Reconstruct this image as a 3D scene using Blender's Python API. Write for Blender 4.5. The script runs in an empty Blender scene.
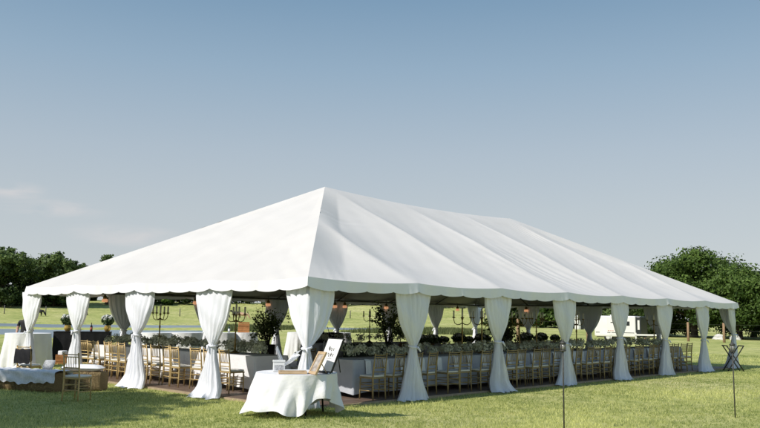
import bpy, math, random
import numpy as np
from mathutils import Matrix, Vector
R = math.radians
PI = math.pi
sc = bpy.context.scene
COL = sc.collection
random.seed(11)
rng = np.random.default_rng(7)
S = 3.048
TL, TW = 7 * S, 4 * S
ORD = ['first', 'second', 'third', 'fourth', 'fifth', 'sixth', 'seventh', 'eighth', 'ninth', 'tenth', 'eleventh', 'twelfth',
       'thirteenth', 'fourteenth', 'fifteenth', 'sixteenth', 'seventeenth', 'eighteenth', 'nineteenth', 'twentieth',
       'twenty-first', 'twenty-second', 'twenty-third', 'twenty-fourth', 'twenty-fifth', 'twenty-sixth', 'twenty-seventh',
       'twenty-eighth', 'twenty-ninth', 'thirtieth', 'thirty-first', 'thirty-second']

# ------------------------------------------------------------------ materials
def lin(c):
    return tuple(((v / 12.92) if v <= 0.04045 else ((v + 0.055) / 1.055) ** 2.4) for v in c)

def pmat(name, c1, c2=None, scale=6.0, rough=0.6, bump=0.0, bscale=40.0, trans=0.0, metal=0.0, emit=None, spec=0.3, stretch=None, detail=6.0):
    m = bpy.data.materials.new(name)
    m.use_nodes = True
    nt = m.node_tree
    N, L = nt.nodes, nt.links
    b = N['Principled BSDF']
    b.inputs['Roughness'].default_value = rough
    b.inputs['Metallic'].default_value = metal
    b.inputs['Specular IOR Level'].default_value = spec
    tc = N.new('ShaderNodeTexCoord')
    vec = tc.outputs['Object']
    if stretch:
        mp = N.new('ShaderNodeMapping')
        mp.inputs['Scale'].default_value = stretch
        L.new(vec, mp.inputs['Vector'])
        vec = mp.outputs['Vector']
    nz = N.new('ShaderNodeTexNoise')
    nz.inputs['Scale'].default_value = scale
    nz.inputs['Detail'].default_value = detail
    L.new(vec, nz.inputs['Vector'])
    cr = N.new('ShaderNodeValToRGB')
    cr.color_ramp.elements[0].position = 0.3
    cr.color_ramp.elements[1].position = 0.7
    cr.color_ramp.elements[0].color = (*c1, 1)
    cr.color_ramp.elements[1].color = (*(c2 or c1), 1)
    L.new(nz.outputs['Fac'], cr.inputs['Fac'])
    col = cr.outputs['Color']
    L.new(col, b.inputs['Base Color'])
    if bump:
        bz = N.new('ShaderNodeTexNoise')
        bz.inputs['Scale'].default_value = bscale
        bz.inputs['Detail'].default_value = 4
        L.new(vec, bz.inputs['Vector'])
        bp = N.new('ShaderNodeBump')
        bp.inputs['Strength'].default_value = bump
        bp.inputs['Distance'].default_value = 0.02
        L.new(bz.outputs['Fac'], bp.inputs['Height'])
        L.new(bp.outputs['Normal'], b.inputs['Normal'])
    if trans:
        t = N.new('ShaderNodeBsdfTranslucent')
        L.new(col, t.inputs['Color'])
        mx = N.new('ShaderNodeMixShader')
        mx.inputs['Fac'].default_value = trans
        L.new(b.outputs[0], mx.inputs[1])
        L.new(t.outputs[0], mx.inputs[2])
        L.new(mx.outputs[0], N['Material Output'].inputs['Surface'])
    if emit:
        b.inputs['Emission Color'].default_value = (*emit[0], 1)
        b.inputs['Emission Strength'].default_value = emit[1]
    return m

def leafmat(name, dark, light, trans=0.3, rough=0.55, nscale=0.35):
    """foliage: a tint stored per clump picks between a dark and a light green, broken up by noise"""
    m = bpy.data.materials.new(name)
    m.use_nodes = True
    nt = m.node_tree
    N, L = nt.nodes, nt.links
    b = N['Principled BSDF']
    b.inputs['Roughness'].default_value = rough
    b.inputs['Specular IOR Level'].default_value = 0.2
    at = N.new('ShaderNodeAttribute')
    at.attribute_name = 'tint'
    mx = N.new('ShaderNodeMix')
    mx.data_type = 'RGBA'
    mx.inputs['A'].default_value = (*dark, 1)
    mx.inputs['B'].default_value = (*light, 1)
    L.new(at.outputs['Fac'], mx.inputs['Factor'])
    L.new(mx.outputs['Result'], b.inputs['Base Color'])
    t = N.new('ShaderNodeBsdfTranslucent')
    L.new(mx.outputs['Result'], t.inputs['Color'])
    ms = N.new('ShaderNodeMixShader')
    ms.inputs['Fac'].default_value = trans
    L.new(b.outputs[0], ms.inputs[1])
    L.new(t.outputs[0], ms.inputs[2])
    L.new(ms.outputs[0], N['Material Output'].inputs['Surface'])
    return m

M = {}
M['vinyl'] = pmat('tent_vinyl', (0.640, 0.617, 0.592), (0.680, 0.655, 0.630), 1.3, 0.6, 0.10, 5.0, spec=0.2)
M['valance'] = pmat('valance_vinyl', (0.82, 0.82, 0.85), (0.87, 0.87, 0.89), 2.0, 0.55, 0.1, 9.0, trans=0.03)
M['undershade'] = pmat('roof_underside_shade', (0.22, 0.22, 0.21), (0.27, 0.27, 0.26), 1.5, 0.8, 0.1, 8.0)  # dark grey stands in for the shade on the roof's underside
M['sheer'] = pmat('sheer_curtain', (0.88, 0.895, 0.95), (0.93, 0.94, 0.985), 3.0, 0.75, 0.5, 22.0, trans=0.13, spec=0.1, stretch=(1, 1, 0.22))
def see_through(m, f):
    nt = m.node_tree
    out = nt.nodes['Material Output']
    src = out.inputs['Surface'].links[0].from_socket
    t = nt.nodes.new('ShaderNodeBsdfTransparent')
    mx = nt.nodes.new('ShaderNodeMixShader')
    mx.inputs['Fac'].default_value = f
    nt.links.new(src, mx.inputs[1]); nt.links.new(t.outputs[0], mx.inputs[2])
    nt.links.new(mx.outputs[0], out.inputs['Surface'])
see_through(M['sheer'], 0.06)
M['shadecloth'] = pmat('shaded_linen', (0.46, 0.48, 0.53), (0.56, 0.58, 0.62), 3.0, 0.8, 0.25, 22.0, trans=0.08, spec=0.1)  # white table linen with the under-roof shade worked into its colour
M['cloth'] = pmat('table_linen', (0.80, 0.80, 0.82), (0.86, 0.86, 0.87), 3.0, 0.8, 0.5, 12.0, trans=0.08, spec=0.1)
M['lace'] = pmat('white_lace', (0.66, 0.68, 0.72), (0.82, 0.83, 0.86), 28.0, 0.85, 0.6, 60.0, spec=0.1)
M['blackcloth'] = pmat('black_linen', (0.012, 0.012, 0.013), (0.022, 0.022, 0.024), 3.0, 0.8, 0.2, 22.0, spec=0.15)
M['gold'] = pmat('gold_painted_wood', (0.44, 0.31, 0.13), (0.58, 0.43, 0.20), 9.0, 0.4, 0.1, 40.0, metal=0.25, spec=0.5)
M['goldshade'] = pmat('gold_wood_shade_tone', (0.27, 0.20, 0.09), (0.38, 0.29, 0.14), 9.0, 0.45, 0.1, 40.0, metal=0.2, spec=0.4)  # same gold wood, darkened so the colour carries the tent's shade
M['bronze'] = pmat('aged_brass', (0.14, 0.10, 0.035), (0.30, 0.21, 0.07), 14.0, 0.4, 0.1, 40.0, metal=0.6)
M['brass'] = pmat('bright_brass', (0.62, 0.40, 0.10), (0.75, 0.52, 0.18), 8.0, 0.3, 0.1, 40.0, metal=0.6)
M['ivory'] = pmat('ivory_cushion', (0.66, 0.65, 0.60), (0.74, 0.73, 0.69), 6.0, 0.8, 0.1, 40.0)
M['wax'] = pmat('candle_wax', (0.62, 0.60, 0.58), (0.70, 0.69, 0.66), 20.0, 0.5)
M['alu'] = pmat('tent_pole_white', (0.62, 0.63, 0.63), (0.70, 0.70, 0.70), 8.0, 0.4, metal=0.1)
M['steel'] = pmat('frame_steel', (0.10, 0.10, 0.095), (0.15, 0.15, 0.14), 8.0, 0.5, metal=0.3)
M['black'] = pmat('black_iron', (0.014, 0.014, 0.014), (0.03, 0.03, 0.028), 20.0, 0.5, 0.1, 60.0)
M['darkpole'] = pmat('weathered_iron', (0.05, 0.05, 0.048), (0.09, 0.09, 0.08), 20.0, 0.55, 0.1, 60.0, metal=0.3)
M['glass'] = pmat('lantern_glass', (0.25, 0.25, 0.24), (0.34, 0.34, 0.32), 8.0, 0.1, spec=0.6)
M['trim'] = pmat('floor_edge_wood', (0.32, 0.24, 0.16), (0.42, 0.33, 0.23), 6.0, 0.7, 0.2, 30.0)
M['wood'] = pmat('light_wood', (0.42, 0.29, 0.16), (0.58, 0.43, 0.27), 7.0, 0.55, 0.15, 30.0, stretch=(1, 1, 6))
M['crate'] = pmat('orange_crate_wood', (0.42, 0.17, 0.06), (0.56, 0.26, 0.10), 7.0, 0.7, 0.2, 30.0)
M['post'] = pmat('fence_post_wood', (0.26, 0.16, 0.09), (0.36, 0.25, 0.16), 5.0, 0.9, 0.3, 20.0, stretch=(4, 4, 0.6))
M['greypost'] = pmat('grey_post_wood', (0.10, 0.10, 0.09), (0.17, 0.16, 0.15), 5.0, 0.9, 0.3, 20.0)
M['hay'] = pmat('hay', (0.14, 0.095, 0.045), (0.40, 0.30, 0.15), 18.0, 0.95, 1.0, 45.0, stretch=(1, 3, 5))
M['paper'] = pmat('white_board', (0.78, 0.79, 0.78), (0.83, 0.83, 0.82), 3.0, 0.6)
M['ink'] = pmat('black_ink', (0.02, 0.02, 0.022), None, 3.0, 0.7)
M['photo'] = pmat('muted_print', (0.25, 0.21, 0.18), (0.6, 0.55, 0.5), 12.0, 0.5)
M['trunk'] = pmat('bark', (0.045, 0.035, 0.026), (0.10, 0.08, 0.06), 5.0, 0.95, 0.5, 12.0, stretch=(3, 3, 0.7))
M['cowblack'] = pmat('black_hide', (0.010, 0.010, 0.011), (0.025, 0.022, 0.02), 4.0, 0.7)
M['cowtan'] = pmat('tan_hide', (0.50, 0.30, 0.20), (0.62, 0.42, 0.30), 2.0, 0.8)
M['trailer'] = pmat('trailer_paint', (0.72, 0.71, 0.68), (0.78, 0.77, 0.74), 1.2, 0.4, 0.05, 3.0)
M['trailerdark'] = pmat('trailer_dark_end', (0.02, 0.024, 0.024), (0.04, 0.045, 0.045), 2.0, 0.35)
M['redstripe'] = pmat('faded_red_stripe', (0.40, 0.15, 0.12), (0.6, 0.4, 0.36), 9.0, 0.5)
M['rubber'] = pmat('rubber', (0.018, 0.018, 0.018), (0.03, 0.03, 0.03), 9.0, 0.8)
M['shed'] = pmat('shed_boards', (0.72, 0.72, 0.70), (0.8, 0.8, 0.78), 2.0, 0.7)
M['amber'] = pmat('amber_lens', (0.9, 0.30, 0.10), (0.95, 0.38, 0.14), 8.0, 0.4, emit=((1.0, 0.50, 0.26), 0.5))
M['greenglass'] = pmat('dark_bottle_glass', (0.02, 0.05, 0.04), (0.03, 0.07, 0.06), 5.0, 0.12, spec=0.6)
M['redlabel'] = pmat('red_label', (0.38, 0.10, 0.07), (0.45, 0.14, 0.10), 9.0, 0.6)
M['sofa'] = pmat('dark_green_fabric', (0.028, 0.040, 0.028), (0.045, 0.06, 0.042), 7.0, 0.9, 0.2, 40.0)
M['basket'] = pmat('brown_basket', (0.12, 0.07, 0.035), (0.22, 0.13, 0.07), 22.0, 0.85, 0.5, 40.0)
M['skin'] = pmat('skin', (0.48, 0.29, 0.21), (0.54, 0.34, 0.25), 6.0, 0.6)
M['hair'] = pmat('brown_hair', (0.035, 0.022, 0.015), (0.06, 0.04, 0.025), 30.0, 0.6, 0.4, 60.0)
M['denim'] = pmat('black_clothing', (0.012, 0.012, 0.014), (0.022, 0.022, 0.025), 8.0, 0.85, 0.2, 50.0)
M['acrylic'] = pmat('white_card_box', (0.70, 0.71, 0.72), (0.76, 0.77, 0.78), 4.0, 0.25, spec=0.5)
M['greycard'] = pmat('grey_print', (0.22, 0.23, 0.24), (0.55, 0.56, 0.58), 40.0, 0.7)
M['petal'] = pmat('white_petals', (0.72, 0.73, 0.68), (0.82, 0.82, 0.80), 30.0, 0.7, trans=0.15)
M['laptop'] = pmat('pale_blue_grey', (0.45, 0.48, 0.52), (0.52, 0.55, 0.58), 5.0, 0.4, metal=0.2)
M['rock'] = pmat('pale_stone', (0.5, 0.49, 0.46), (0.68, 0.67, 0.64), 2.0, 0.9, 0.5, 6.0)
M['palechair'] = pmat('pale_chair_paint', (0.60, 0.64, 0.62), (0.68, 0.71, 0.69), 8.0, 0.4)

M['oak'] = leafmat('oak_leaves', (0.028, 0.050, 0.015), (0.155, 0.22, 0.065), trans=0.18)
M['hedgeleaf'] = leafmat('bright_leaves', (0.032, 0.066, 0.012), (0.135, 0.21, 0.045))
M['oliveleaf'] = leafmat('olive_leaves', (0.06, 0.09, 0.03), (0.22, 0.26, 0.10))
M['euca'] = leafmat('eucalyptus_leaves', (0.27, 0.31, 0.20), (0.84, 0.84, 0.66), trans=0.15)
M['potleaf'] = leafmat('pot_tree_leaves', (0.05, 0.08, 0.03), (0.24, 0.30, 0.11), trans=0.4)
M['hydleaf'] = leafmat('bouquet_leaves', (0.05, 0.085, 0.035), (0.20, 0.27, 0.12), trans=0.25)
M['grass'] = leafmat('grass_blades', (0.21, 0.28, 0.072), (0.86, 0.85, 0.36), trans=0.5)
M['reed'] = leafmat('reed_blades', (0.06, 0.085, 0.03), (0.22, 0.24, 0.10), trans=0.3)

# ------------------------------------------------------------------ builders
def link(o, parent=None):
    COL.objects.link(o)
    if parent is not None:
        o.parent = parent
    return o

def tag(o, label=None, cat=None, group=None, kind=None):
    if label: o['label'] = label
    if cat: o['category'] = cat
    if group: o['group'] = group
    if kind: o['kind'] = kind
    return o

def empty(name, label, cat, loc=(0, 0, 0), rz=0.0, group=None):
    o = bpy.data.objects.new(name, None)
    o.empty_display_size = 0.2
    COL.objects.link(o)
    o.location = loc
    o.rotation_euler = (0, 0, rz)
    return tag(o, label, cat, group)

def dup(root, label, loc=None, rz=None):
    def cp(o, par):
        c = o.copy()
        COL.objects.link(c)
        if par is not None:
            c.parent = par
        for ch in list(kids.get(o.name, [])):
            cp(ch, c)
        return c
    kids = {}
    stack = [root]
    while stack:
        o = stack.pop()
        kids[o.name] = list(o.children)
        stack += kids[o.name]
    r = cp(root, None)
    r['label'] = label
    if loc is not None: r.location = loc
    if rz is not None: r.rotation_euler = (0, 0, rz)
    return r

class MB:
    def __init__(s):
        s.v, s.f, s.sm = [], [], []
    def add(s, vs, fs, smooth=False):
        o = len(s.v)
        s.v += [tuple(v) for v in vs]
        s.f += [tuple(i + o for i in f) for f in fs]
        s.sm += [smooth] * len(fs)
        return s
    def box(s, c, size, rz=0.0, rx=0.0, bev=0.0, taper=1.0):
        hx, hy, hz = (d / 2 for d in size)
        mt = Matrix.Translation(c) @ Matrix.Rotation(rz, 4, 'Z') @ Matrix.Rotation(rx, 4, 'X')
        if bev <= 0:
            vs = [(x * hx * (taper if z > 0 else 1), y * hy * (taper if z > 0 else 1), z * hz) for z in (-1, 1) for x, y in ((-1, -1), (1, -1), (1, 1), (-1, 1))]
            fs = [(3, 2, 1, 0), (4, 5, 6, 7), (0, 1, 5, 4), (1, 2, 6, 5), (2, 3, 7, 6), (3, 0, 4, 7)]
            return s.add([mt @ Vector(v) for v in vs], fs)
        b = min(bev, hx * .9, hy * .9, hz * .9)
        rings = []
        for z, ins in ((-hz, b), (-hz + b * .3, b * .3), (-hz + b, 0), (hz - b, 0), (hz - b * .3, b * .3), (hz, b)):
            ring = []
            X, Y = hx - ins, hy - ins
            for sx, sy, a0 in ((1, 1, 0), (-1, 1, 90), (-1, -1, 180), (1, -1, 270)):
                for k in range(3):
                    a = R(a0 + 45 * k)
                    ring.append((sx * (X - b) + b * math.cos(a), sy * (Y - b) + b * math.sin(a), z))
            rings.append(ring)
        n = 12
        vs = [mt @ Vector(p) for r in rings for p in r]
        fs = [(i * n + k, i * n + (k + 1) % n, (i + 1) * n + (k + 1) % n, (i + 1) * n + k) for i in range(5) for k in range(n)]
        fs += [tuple(range(n - 1, -1, -1)), tuple(range(5 * n, 6 * n))]
        return s.add(vs, fs)
    def tube(s, pts, rad, n=8, smooth=True, cap=True):
        pts = [Vector(p) for p in pts]
        rads = rad if isinstance(rad, (list, tuple)) else [rad] * len(pts)
        vs, fs = [], []
        prev = None
        for i, p in enumerate(pts):
            d = (pts[min(i + 1, len(pts) - 1)] - pts[max(i - 1, 0)]).normalized()
            a = prev if prev is not None else (Vector((0, 0, 1)) if abs(d.z) < .9 else Vector((1, 0, 0)))
            x = (a - d * a.dot(d))
            if x.length < 1e-6:
                x = Vector((0, 1, 0)) - d * d.y
            x.normalize()
            prev = x
            y = d.cross(x)
            for k in range(n):
                t = 2 * PI * k / n
                vs.append(p + (x * math.cos(t) + y * math.sin(t)) * rads[i])
        for i in range(len(pts) - 1):
            for k in range(n):
                fs.append((i * n + k, i * n + (k + 1) % n, (i + 1) * n + (k + 1) % n, (i + 1) * n + k))
        if cap:
            fs.append(tuple(range(n - 1, -1, -1)))
            fs.append(tuple(range((len(pts) - 1) * n, len(pts) * n)))
        return s.add(vs, fs, smooth)
    def lathe(s, prof, c=(0, 0, 0), n=16, smooth=True):
        vs, fs = [], []
        for r, z in prof:
            for k in range(n):
                t = 2 * PI * k / n
                vs.append((c[0] + r * math.cos(t), c[1] + r * math.sin(t), c[2] + z))
        for i in range(len(prof) - 1):
            for k in range(n):
                fs.append((i * n + k, i * n + (k + 1) % n, (i + 1) * n + (k + 1) % n, (i + 1) * n + k))
        fs.append(tuple(range(n - 1, -1, -1)))
        fs.append(tuple(range((len(prof) - 1) * n, len(prof) * n)))
        return s.add(vs, fs, smooth)
    def grid(s, P, smooth=True, closed=False, flip=False):
        r, c = len(P), len(P[0])
        vs = [p for row in P for p in row]
        fs = []
        for i in range(r - 1):
            for k in range(c if closed else c - 1):
                k2 = (k + 1) % c
                f = (i * c + k, i * c + k2, (i + 1) * c + k2, (i + 1) * c + k)
                fs.append(f[::-1] if flip else f)
        return s.add(vs, fs, smooth)
    def build(s, name, mat, parent=None, loc=None, rz=None):
        me = bpy.data.meshes.new(name)
        me.from_pydata(s.v, [], s.f)
        me.polygons.foreach_set('use_smooth', s.sm)
        me.materials.append(mat)
        me.update()
        o = link(bpy.data.objects.new(name, me), parent)
        if loc is not None: o.location = loc
        if rz is not None: o.rotation_euler = (0, 0, rz)
        return o

def np_mesh(name, V, F, mat, parent=None, tint=None, smooth=False):
    """V (n,3), F (m,k) all faces with k corners; tint per face"""
    me = bpy.data.meshes.new(name)
    n, (m, k) = len(V), F.shape
    me.vertices.add(n)
    me.vertices.foreach_set('co', np.ascontiguousarray(V, dtype=np.float32).ravel())
    me.loops.add(m * k)
    me.loops.foreach_set('vertex_index', np.ascontiguousarray(F, dtype=np.int32).ravel())
    me.polygons.add(m)
    me.polygons.foreach_set('loop_start', np.arange(0, m * k, k, dtype=np.int32))
    me.polygons.foreach_set('loop_total', np.full(m, k, dtype=np.int32))
    me.polygons.foreach_set('use_smooth', np.full(m, smooth))
    me.update(calc_edges=True)
    if tint is not None:
        a = me.attributes.new('tint', 'FLOAT', 'FACE')
        a.data.foreach_set('value', np.ascontiguousarray(tint, dtype=np.float32))
    me.materials.append(mat)
    return link(bpy.data.objects.new(name, me), parent)

def leaf_quads(C, size, outward=None, bias=0.5, aspect=0.6, fold=0.0):
    """diamond leaves centred at C (n,3)"""
    n = len(C)
    nr = rng.normal(size=(n, 3))
    nr /= np.linalg.norm(nr, axis=1, keepdims=True)
    if outward is not None:
        nr = nr * (1 - bias) + outward * bias
        nr /= np.linalg.norm(nr, axis=1, keepdims=True) + 1e-9
    t = rng.normal(size=(n, 3))
    t -= nr * (t * nr).sum(1, keepdims=True)
    t /= np.linalg.norm(t, axis=1, keepdims=True) + 1e-9
    b = np.cross(nr, t)
    sz = (np.asarray(size) * rng.uniform(.6, 1.3, n))[:, None]
    V = np.stack([C + t * sz, C + b * sz * aspect, C - t * sz, C - b * sz * aspect], 1).reshape(-1, 3)
    F = np.arange(n * 4).reshape(n, 4)
    return V, F

# ------------------------------------------------------------------ camera
CAMP = Vector((-9.6863, -11.0479, 1.73))
YAW, PITCH, ROLL, FPX = 0.7623, 0.1273, 0.0149, 798.431
fw = Vector((math.cos(YAW) * math.cos(PITCH), math.sin(YAW) * math.cos(PITCH), math.sin(PITCH)))
rt = Vector((math.sin(YAW), -math.cos(YAW), 0))
up = rt.cross(fw)
r2 = rt * math.cos(ROLL) + up * math.sin(ROLL)
u2 = -rt * math.sin(ROLL) + up * math.cos(ROLL)
cam = bpy.data.cameras.new('camera')
cam.sensor_fit = 'HORIZONTAL'
cam.sensor_width = 36.0
cam.lens = FPX / 760 * 36
cam.clip_end = 20000
co = bpy.data.objects.new('camera', cam)
COL.objects.link(co)
co.matrix_world = Matrix(((r2.x, u2.x, -fw.x, CAMP.x), (r2.y, u2.y, -fw.y, CAMP.y), (r2.z, u2.z, -fw.z, CAMP.z), (0, 0, 0, 1)))
sc.camera = co

# ------------------------------------------------------------------ light and sky
SUN_AZ, SUN_EL = R(172), R(42.5)          # direction towards the sun, azimuth from +x
sd = Vector((math.cos(SUN_AZ) * math.cos(SUN_EL), math.sin(SUN_AZ) * math.cos(SUN_EL), math.sin(SUN_EL)))
sl = bpy.data.lights.new('sun', 'SUN')
sl.energy = 4.5
sl.angle = R(0.55)
sl.color = (1.0, 0.945, 0.865)
so = bpy.data.objects.new('sun', sl)
COL.objects.link(so)
so.rotation_euler = (-sd).to_track_quat('-Z', 'Y').to_euler()
so.location = sd * 60

w = bpy.data.worlds.new('World')
sc.world = w
w.use_nodes = True
nt = w.node_tree
N, L = nt.nodes, nt.links
bg = N['Background']
sky = N.new('ShaderNodeTexSky')
sky.sky_type = 'NISHITA'
sky.sun_disc = False
sky.sun_elevation = SUN_EL
sky.sun_rotation = (PI / 2 - SUN_AZ) % (2 * PI)
sky.altitude = 50
sky.air_density = 1.2
sky.dust_density = 1.0
sky.ozone_density = 1.2
hs = N.new('ShaderNodeHueSaturation')
hs.inputs['Saturation'].default_value = 0.62
hs.inputs['Value'].default_value = 1.0
L.new(sky.outputs[0], hs.inputs['Color'])
# summer haze: the Nishita sky blended with a soft blue-grey gradient by elevation
tc = N.new('ShaderNodeTexCoord')
sep = N.new('ShaderNodeSeparateXYZ')
L.new(tc.outputs['Generated'], sep.inputs[0])
hz_ = N.new('ShaderNodeValToRGB')
els = hz_.color_ramp.elements
els[0].position, els[0].color = 0.0, (*lin((.805, .825, .84)), 1)
els[1].position, els[1].color = 1.0, (*lin((.36, .51, .66)), 1)
for p_, c_ in ((.13, (.745, .785, .815)), (.20, (.695, .755, .808)), (.30, (.585, .692, .782)), (.39, (.465, .608, .728)), (.54, (.43, .58, .705)), (.70, (.39, .545, .685))):
    e_ = els.new(p_); e_.color = (*lin(c_), 1)
L.new(sep.outputs['Z'], hz_.inputs['Fac'])
sc10 = N.new('ShaderNodeMix'); sc10.data_type = 'RGBA'; sc10.blend_type = 'MULTIPLY'
sc10.inputs['Factor'].default_value = 1.0
sc10.clamp_result = False
sc10.inputs['B'].default_value = (10, 10, 10, 1)
L.new(hz_.outputs['Color'], sc10.inputs['A'])
tint = N.new('ShaderNodeMix')
tint.data_type = 'RGBA'
tint.inputs['Factor'].default_value = 0.82
L.new(hs.outputs[0], tint.inputs['A'])
L.new(sc10.outputs['Result'], tint.inputs['B'])
# thin summer clouds low on the left: noise inside soft patches of direction
mp = N.new('ShaderNodeMapping')
mp.inputs['Scale'].default_value = (9, 9, 34)
L.new(tc.outputs['Generated'], mp.inputs['Vector'])
cn = N.new('ShaderNodeTexNoise')
cn.inputs['Scale'].default_value = 1.6
cn.inputs['Detail'].default_value = 7
cn.inputs['Distortion'].default_value = 0.6
L.new(mp.outputs[0], cn.inputs['Vector'])
last = None
for (dx, dy, dz), wd, ht, amp in (((0.3640, 0.9214, 0.1345), .030, .010, .85), ((0.4000, 0.9090, 0.1180), .055, .010, .9), ((0.4762, 0.8747, 0.0910), .06, .012, .75)):
    sub = N.new('ShaderNodeVectorMath'); sub.operation = 'SUBTRACT'
    nrm = N.new('ShaderNodeVectorMath'); nrm.operation = 'NORMALIZE'
    L.new(tc.outputs['Generated'], nrm.inputs[0])
    L.new(nrm.outputs[0], sub.inputs[0])
    sub.inputs[1].default_value = (dx, dy, dz)
    div = N.new('ShaderNodeVectorMath'); div.operation = 'MULTIPLY'
    div.inputs[1].default_value = (1 / wd, 1 / wd, 1 / ht)
    L.new(sub.outputs[0], div.inputs[0])
    ln = N.new('ShaderNodeVectorMath'); ln.operation = 'LENGTH'
    L.new(div.outputs[0], ln.inputs[0])
    mr = N.new('ShaderNodeMapRange'); mr.interpolation_type = 'SMOOTHSTEP'
    mr.inputs['From Min'].default_value = 0.1
    mr.inputs['From Max'].default_value = 1.5
    mr.inputs['To Min'].default_value = amp
    mr.inputs['To Max'].default_value = 0
    L.new(ln.outputs['Value'], mr.inputs['Value'])
    if last is None:
        last = mr.outputs[0]
    else:
        ad = N.new('ShaderNodeMath'); ad.operation = 'MAXIMUM'
        L.new(last, ad.inputs[0]); L.new(mr.outputs[0], ad.inputs[1])
        last = ad.outputs[0]
nr_ = N.new('ShaderNodeMapRange')
nr_.inputs['From Min'].default_value = 0.38
nr_.inputs['From Max'].default_value = 0.72
L.new(cn.outputs['Fac'], nr_.inputs['Value'])
ml = N.new('ShaderNodeMath'); ml.operation = 'MULTIPLY'
L.new(last, ml.inputs[0]); L.new(nr_.outputs[0], ml.inputs[1])
cm = N.new('ShaderNodeMix'); cm.data_type = 'RGBA'
cm.inputs['B'].default_value = (6.9, 6.7, 6.75, 1)
L.new(ml.outputs[0], cm.inputs['Factor'])
L.new(tint.outputs['Result'], cm.inputs['A'])
L.new(cm.outputs['Result'], bg.inputs['Color'])
bg.inputs['Strength'].default_value = 0.1
sc.view_settings.view_transform = 'Standard'
sc.view_settings.look = 'None'
sc.view_settings.exposure = 0
sc.cycles.max_bounces = 6
sc.cycles.transparent_max_bounces = 6
sc.cycles.use_denoising = True

# ------------------------------------------------------------------ terrain
def smooth(a, b, x):
    t = np.clip((x - a) / (b - a), 0, 1)
    return t * t * (3 - 2 * t)

def polar(x, y):
    dx, dy = np.asarray(x, float) - CAMP.x, np.asarray(y, float) - CAMP.y
    d = np.hypot(dx, dy)
    a = np.arctan2(dy, dx) - YAW                       # positive to the left
    a = (a + PI) % (2 * PI) - PI
    return d, a

WATER = -0.22
def pond_mask(x, y):
    d, a = polar(x, y)
    wob = 2.5 * np.sin(a * 23) + 1.5 * np.sin(a * 51 + 1)
    right = smooth(-0.14, -0.10, a)
    far = smooth(101, 105, d + wob) * (1 - smooth(131, 135, d + wob)) * right
    near = smooth(61, 65, d + wob) * (1 - smooth(91, 95, d + .6 * wob)) * smooth(0.19, 0.24, a)
    return np.maximum(far, near)

def height(x, y):
    x = np.asarray(x, float); y = np.asarray(y, float)
    d, a = polar(x, y)
    side = smooth(-0.36, -0.22, a) * (1 - smooth(1.6, 2.2, a))
    t = np.clip((d - 136) / 74, 0, 1.6)
    hill = 4.4 * np.where(t < 1, t ** 2.2, 1 + (t - 1) * .4) * side
    roll = (0.12 * np.sin(x * .045 + 1) * np.sin(y * .05 + .3)) * smooth(35, 70, d)
    micro = 0.012 * np.sin(x * 1.3) * np.sin(y * 1.1 + .4)
    knoll = .11 * np.exp(-((x + .95) ** 2 + (y + .85) ** 2) / 1.7)
    return hill + roll + micro + knoll - 0.9 * pond_mask(x, y)

def ht(x, y):
    return float(height(x, y))

angs = np.concatenate([np.linspace(-.62, .62, 221), np.linspace(.62, 2 * PI - .62, 60)[1:-1]])
rad = np.concatenate([[0.0], np.geomspace(1.5, 60, 46), np.linspace(60, 230, 104)[1:], np.geomspace(230, 6000, 18)[1:]])
AA, RR = np.meshgrid(angs, rad)
X = CAMP.x + RR * np.cos(YAW + AA)
Y = CAMP.y + RR * np.sin(YAW + AA)
Z = height(X, Y)
nc = len(angs)
V = np.stack([X, Y, Z], -1).reshape(-1, 3)
ii, kk = np.meshgrid(np.arange(1, len(rad) - 1), np.arange(nc), indexing='ij')
k2 = (kk + 1) % nc
F = np.stack([ii * nc + kk, (ii + 1) * nc + kk, (ii + 1) * nc + k2, ii * nc + k2], -1).reshape(-1, 4)
# centre fan as quads collapsed onto first ring
gm = bpy.data.materials.new('lawn')
gm.use_nodes = True
gn, gl = gm.node_tree.nodes, gm.node_tree.links
gb = gn['Principled BSDF']
gb.inputs['Roughness'].default_value = 0.95
gb.inputs['Specular IOR Level'].default_value = 0.05
gtc = gn.new('ShaderNodeTexCoord')
def noise(scale, detail=6, rough=.6):
    n = gn.new('ShaderNodeTexNoise')
    n.inputs['Scale'].default_value = scale
    n.inputs['Detail'].default_value = detail
    n.inputs['Roughness'].default_value = rough
    gl.new(gtc.outputs['Object'], n.inputs['Vector'])
    return n
def ramp(src, stops):
    r = gn.new('ShaderNodeValToRGB')
    e = r.color_ramp.elements
    e[0].position, e[0].color = stops[0][0], (*stops[0][1], 1)
    e[1].position, e[1].color = stops[-1][0], (*stops[-1][1], 1)
    for p, c in stops[1:-1]:
        q = e.new(p); q.color = (*c, 1)
    gl.new(src, r.inputs['Fac'])
    return r
def mixc(a, b, f, mode='MIX'):
    m = gn.new('ShaderNodeMix'); m.data_type = 'RGBA'; m.blend_type = mode
    gl.new(a, m.inputs['A']); gl.new(b, m.inputs['B'])
    if isinstance(f, float): m.inputs['Factor'].default_value = f
    else: gl.new(f, m.inputs['Factor'])
    return m
big = ramp(noise(.12, 5).outputs['Fac'], [(.32, (.345, .390, .130)), (.52, (.490, .500, .195)), (.70, (.590, .565, .275))])
mid = ramp(noise(1.4, 7).outputs['Fac'], [(.30, (.50, .58, .42)), (.52, (1, 1, 1)), (.72, (1.22, 1.15, 1.10))])
fine = ramp(noise(26, 6, .75).outputs['Fac'], [(.30, (.50, .54, .45)), (.55, (1, 1, 1)), (.75, (1.35, 1.3, 1.25))])
m1 = mixc(big.outputs[0], mid.outputs[0], 1.0, 'MULTIPLY')
m2 = mixc(m1.outputs['Result'], fine.outputs[0], 0.85, 'MULTIPLY')
gl.new(m2.outputs['Result'], gb.inputs['Base Color'])
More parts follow.
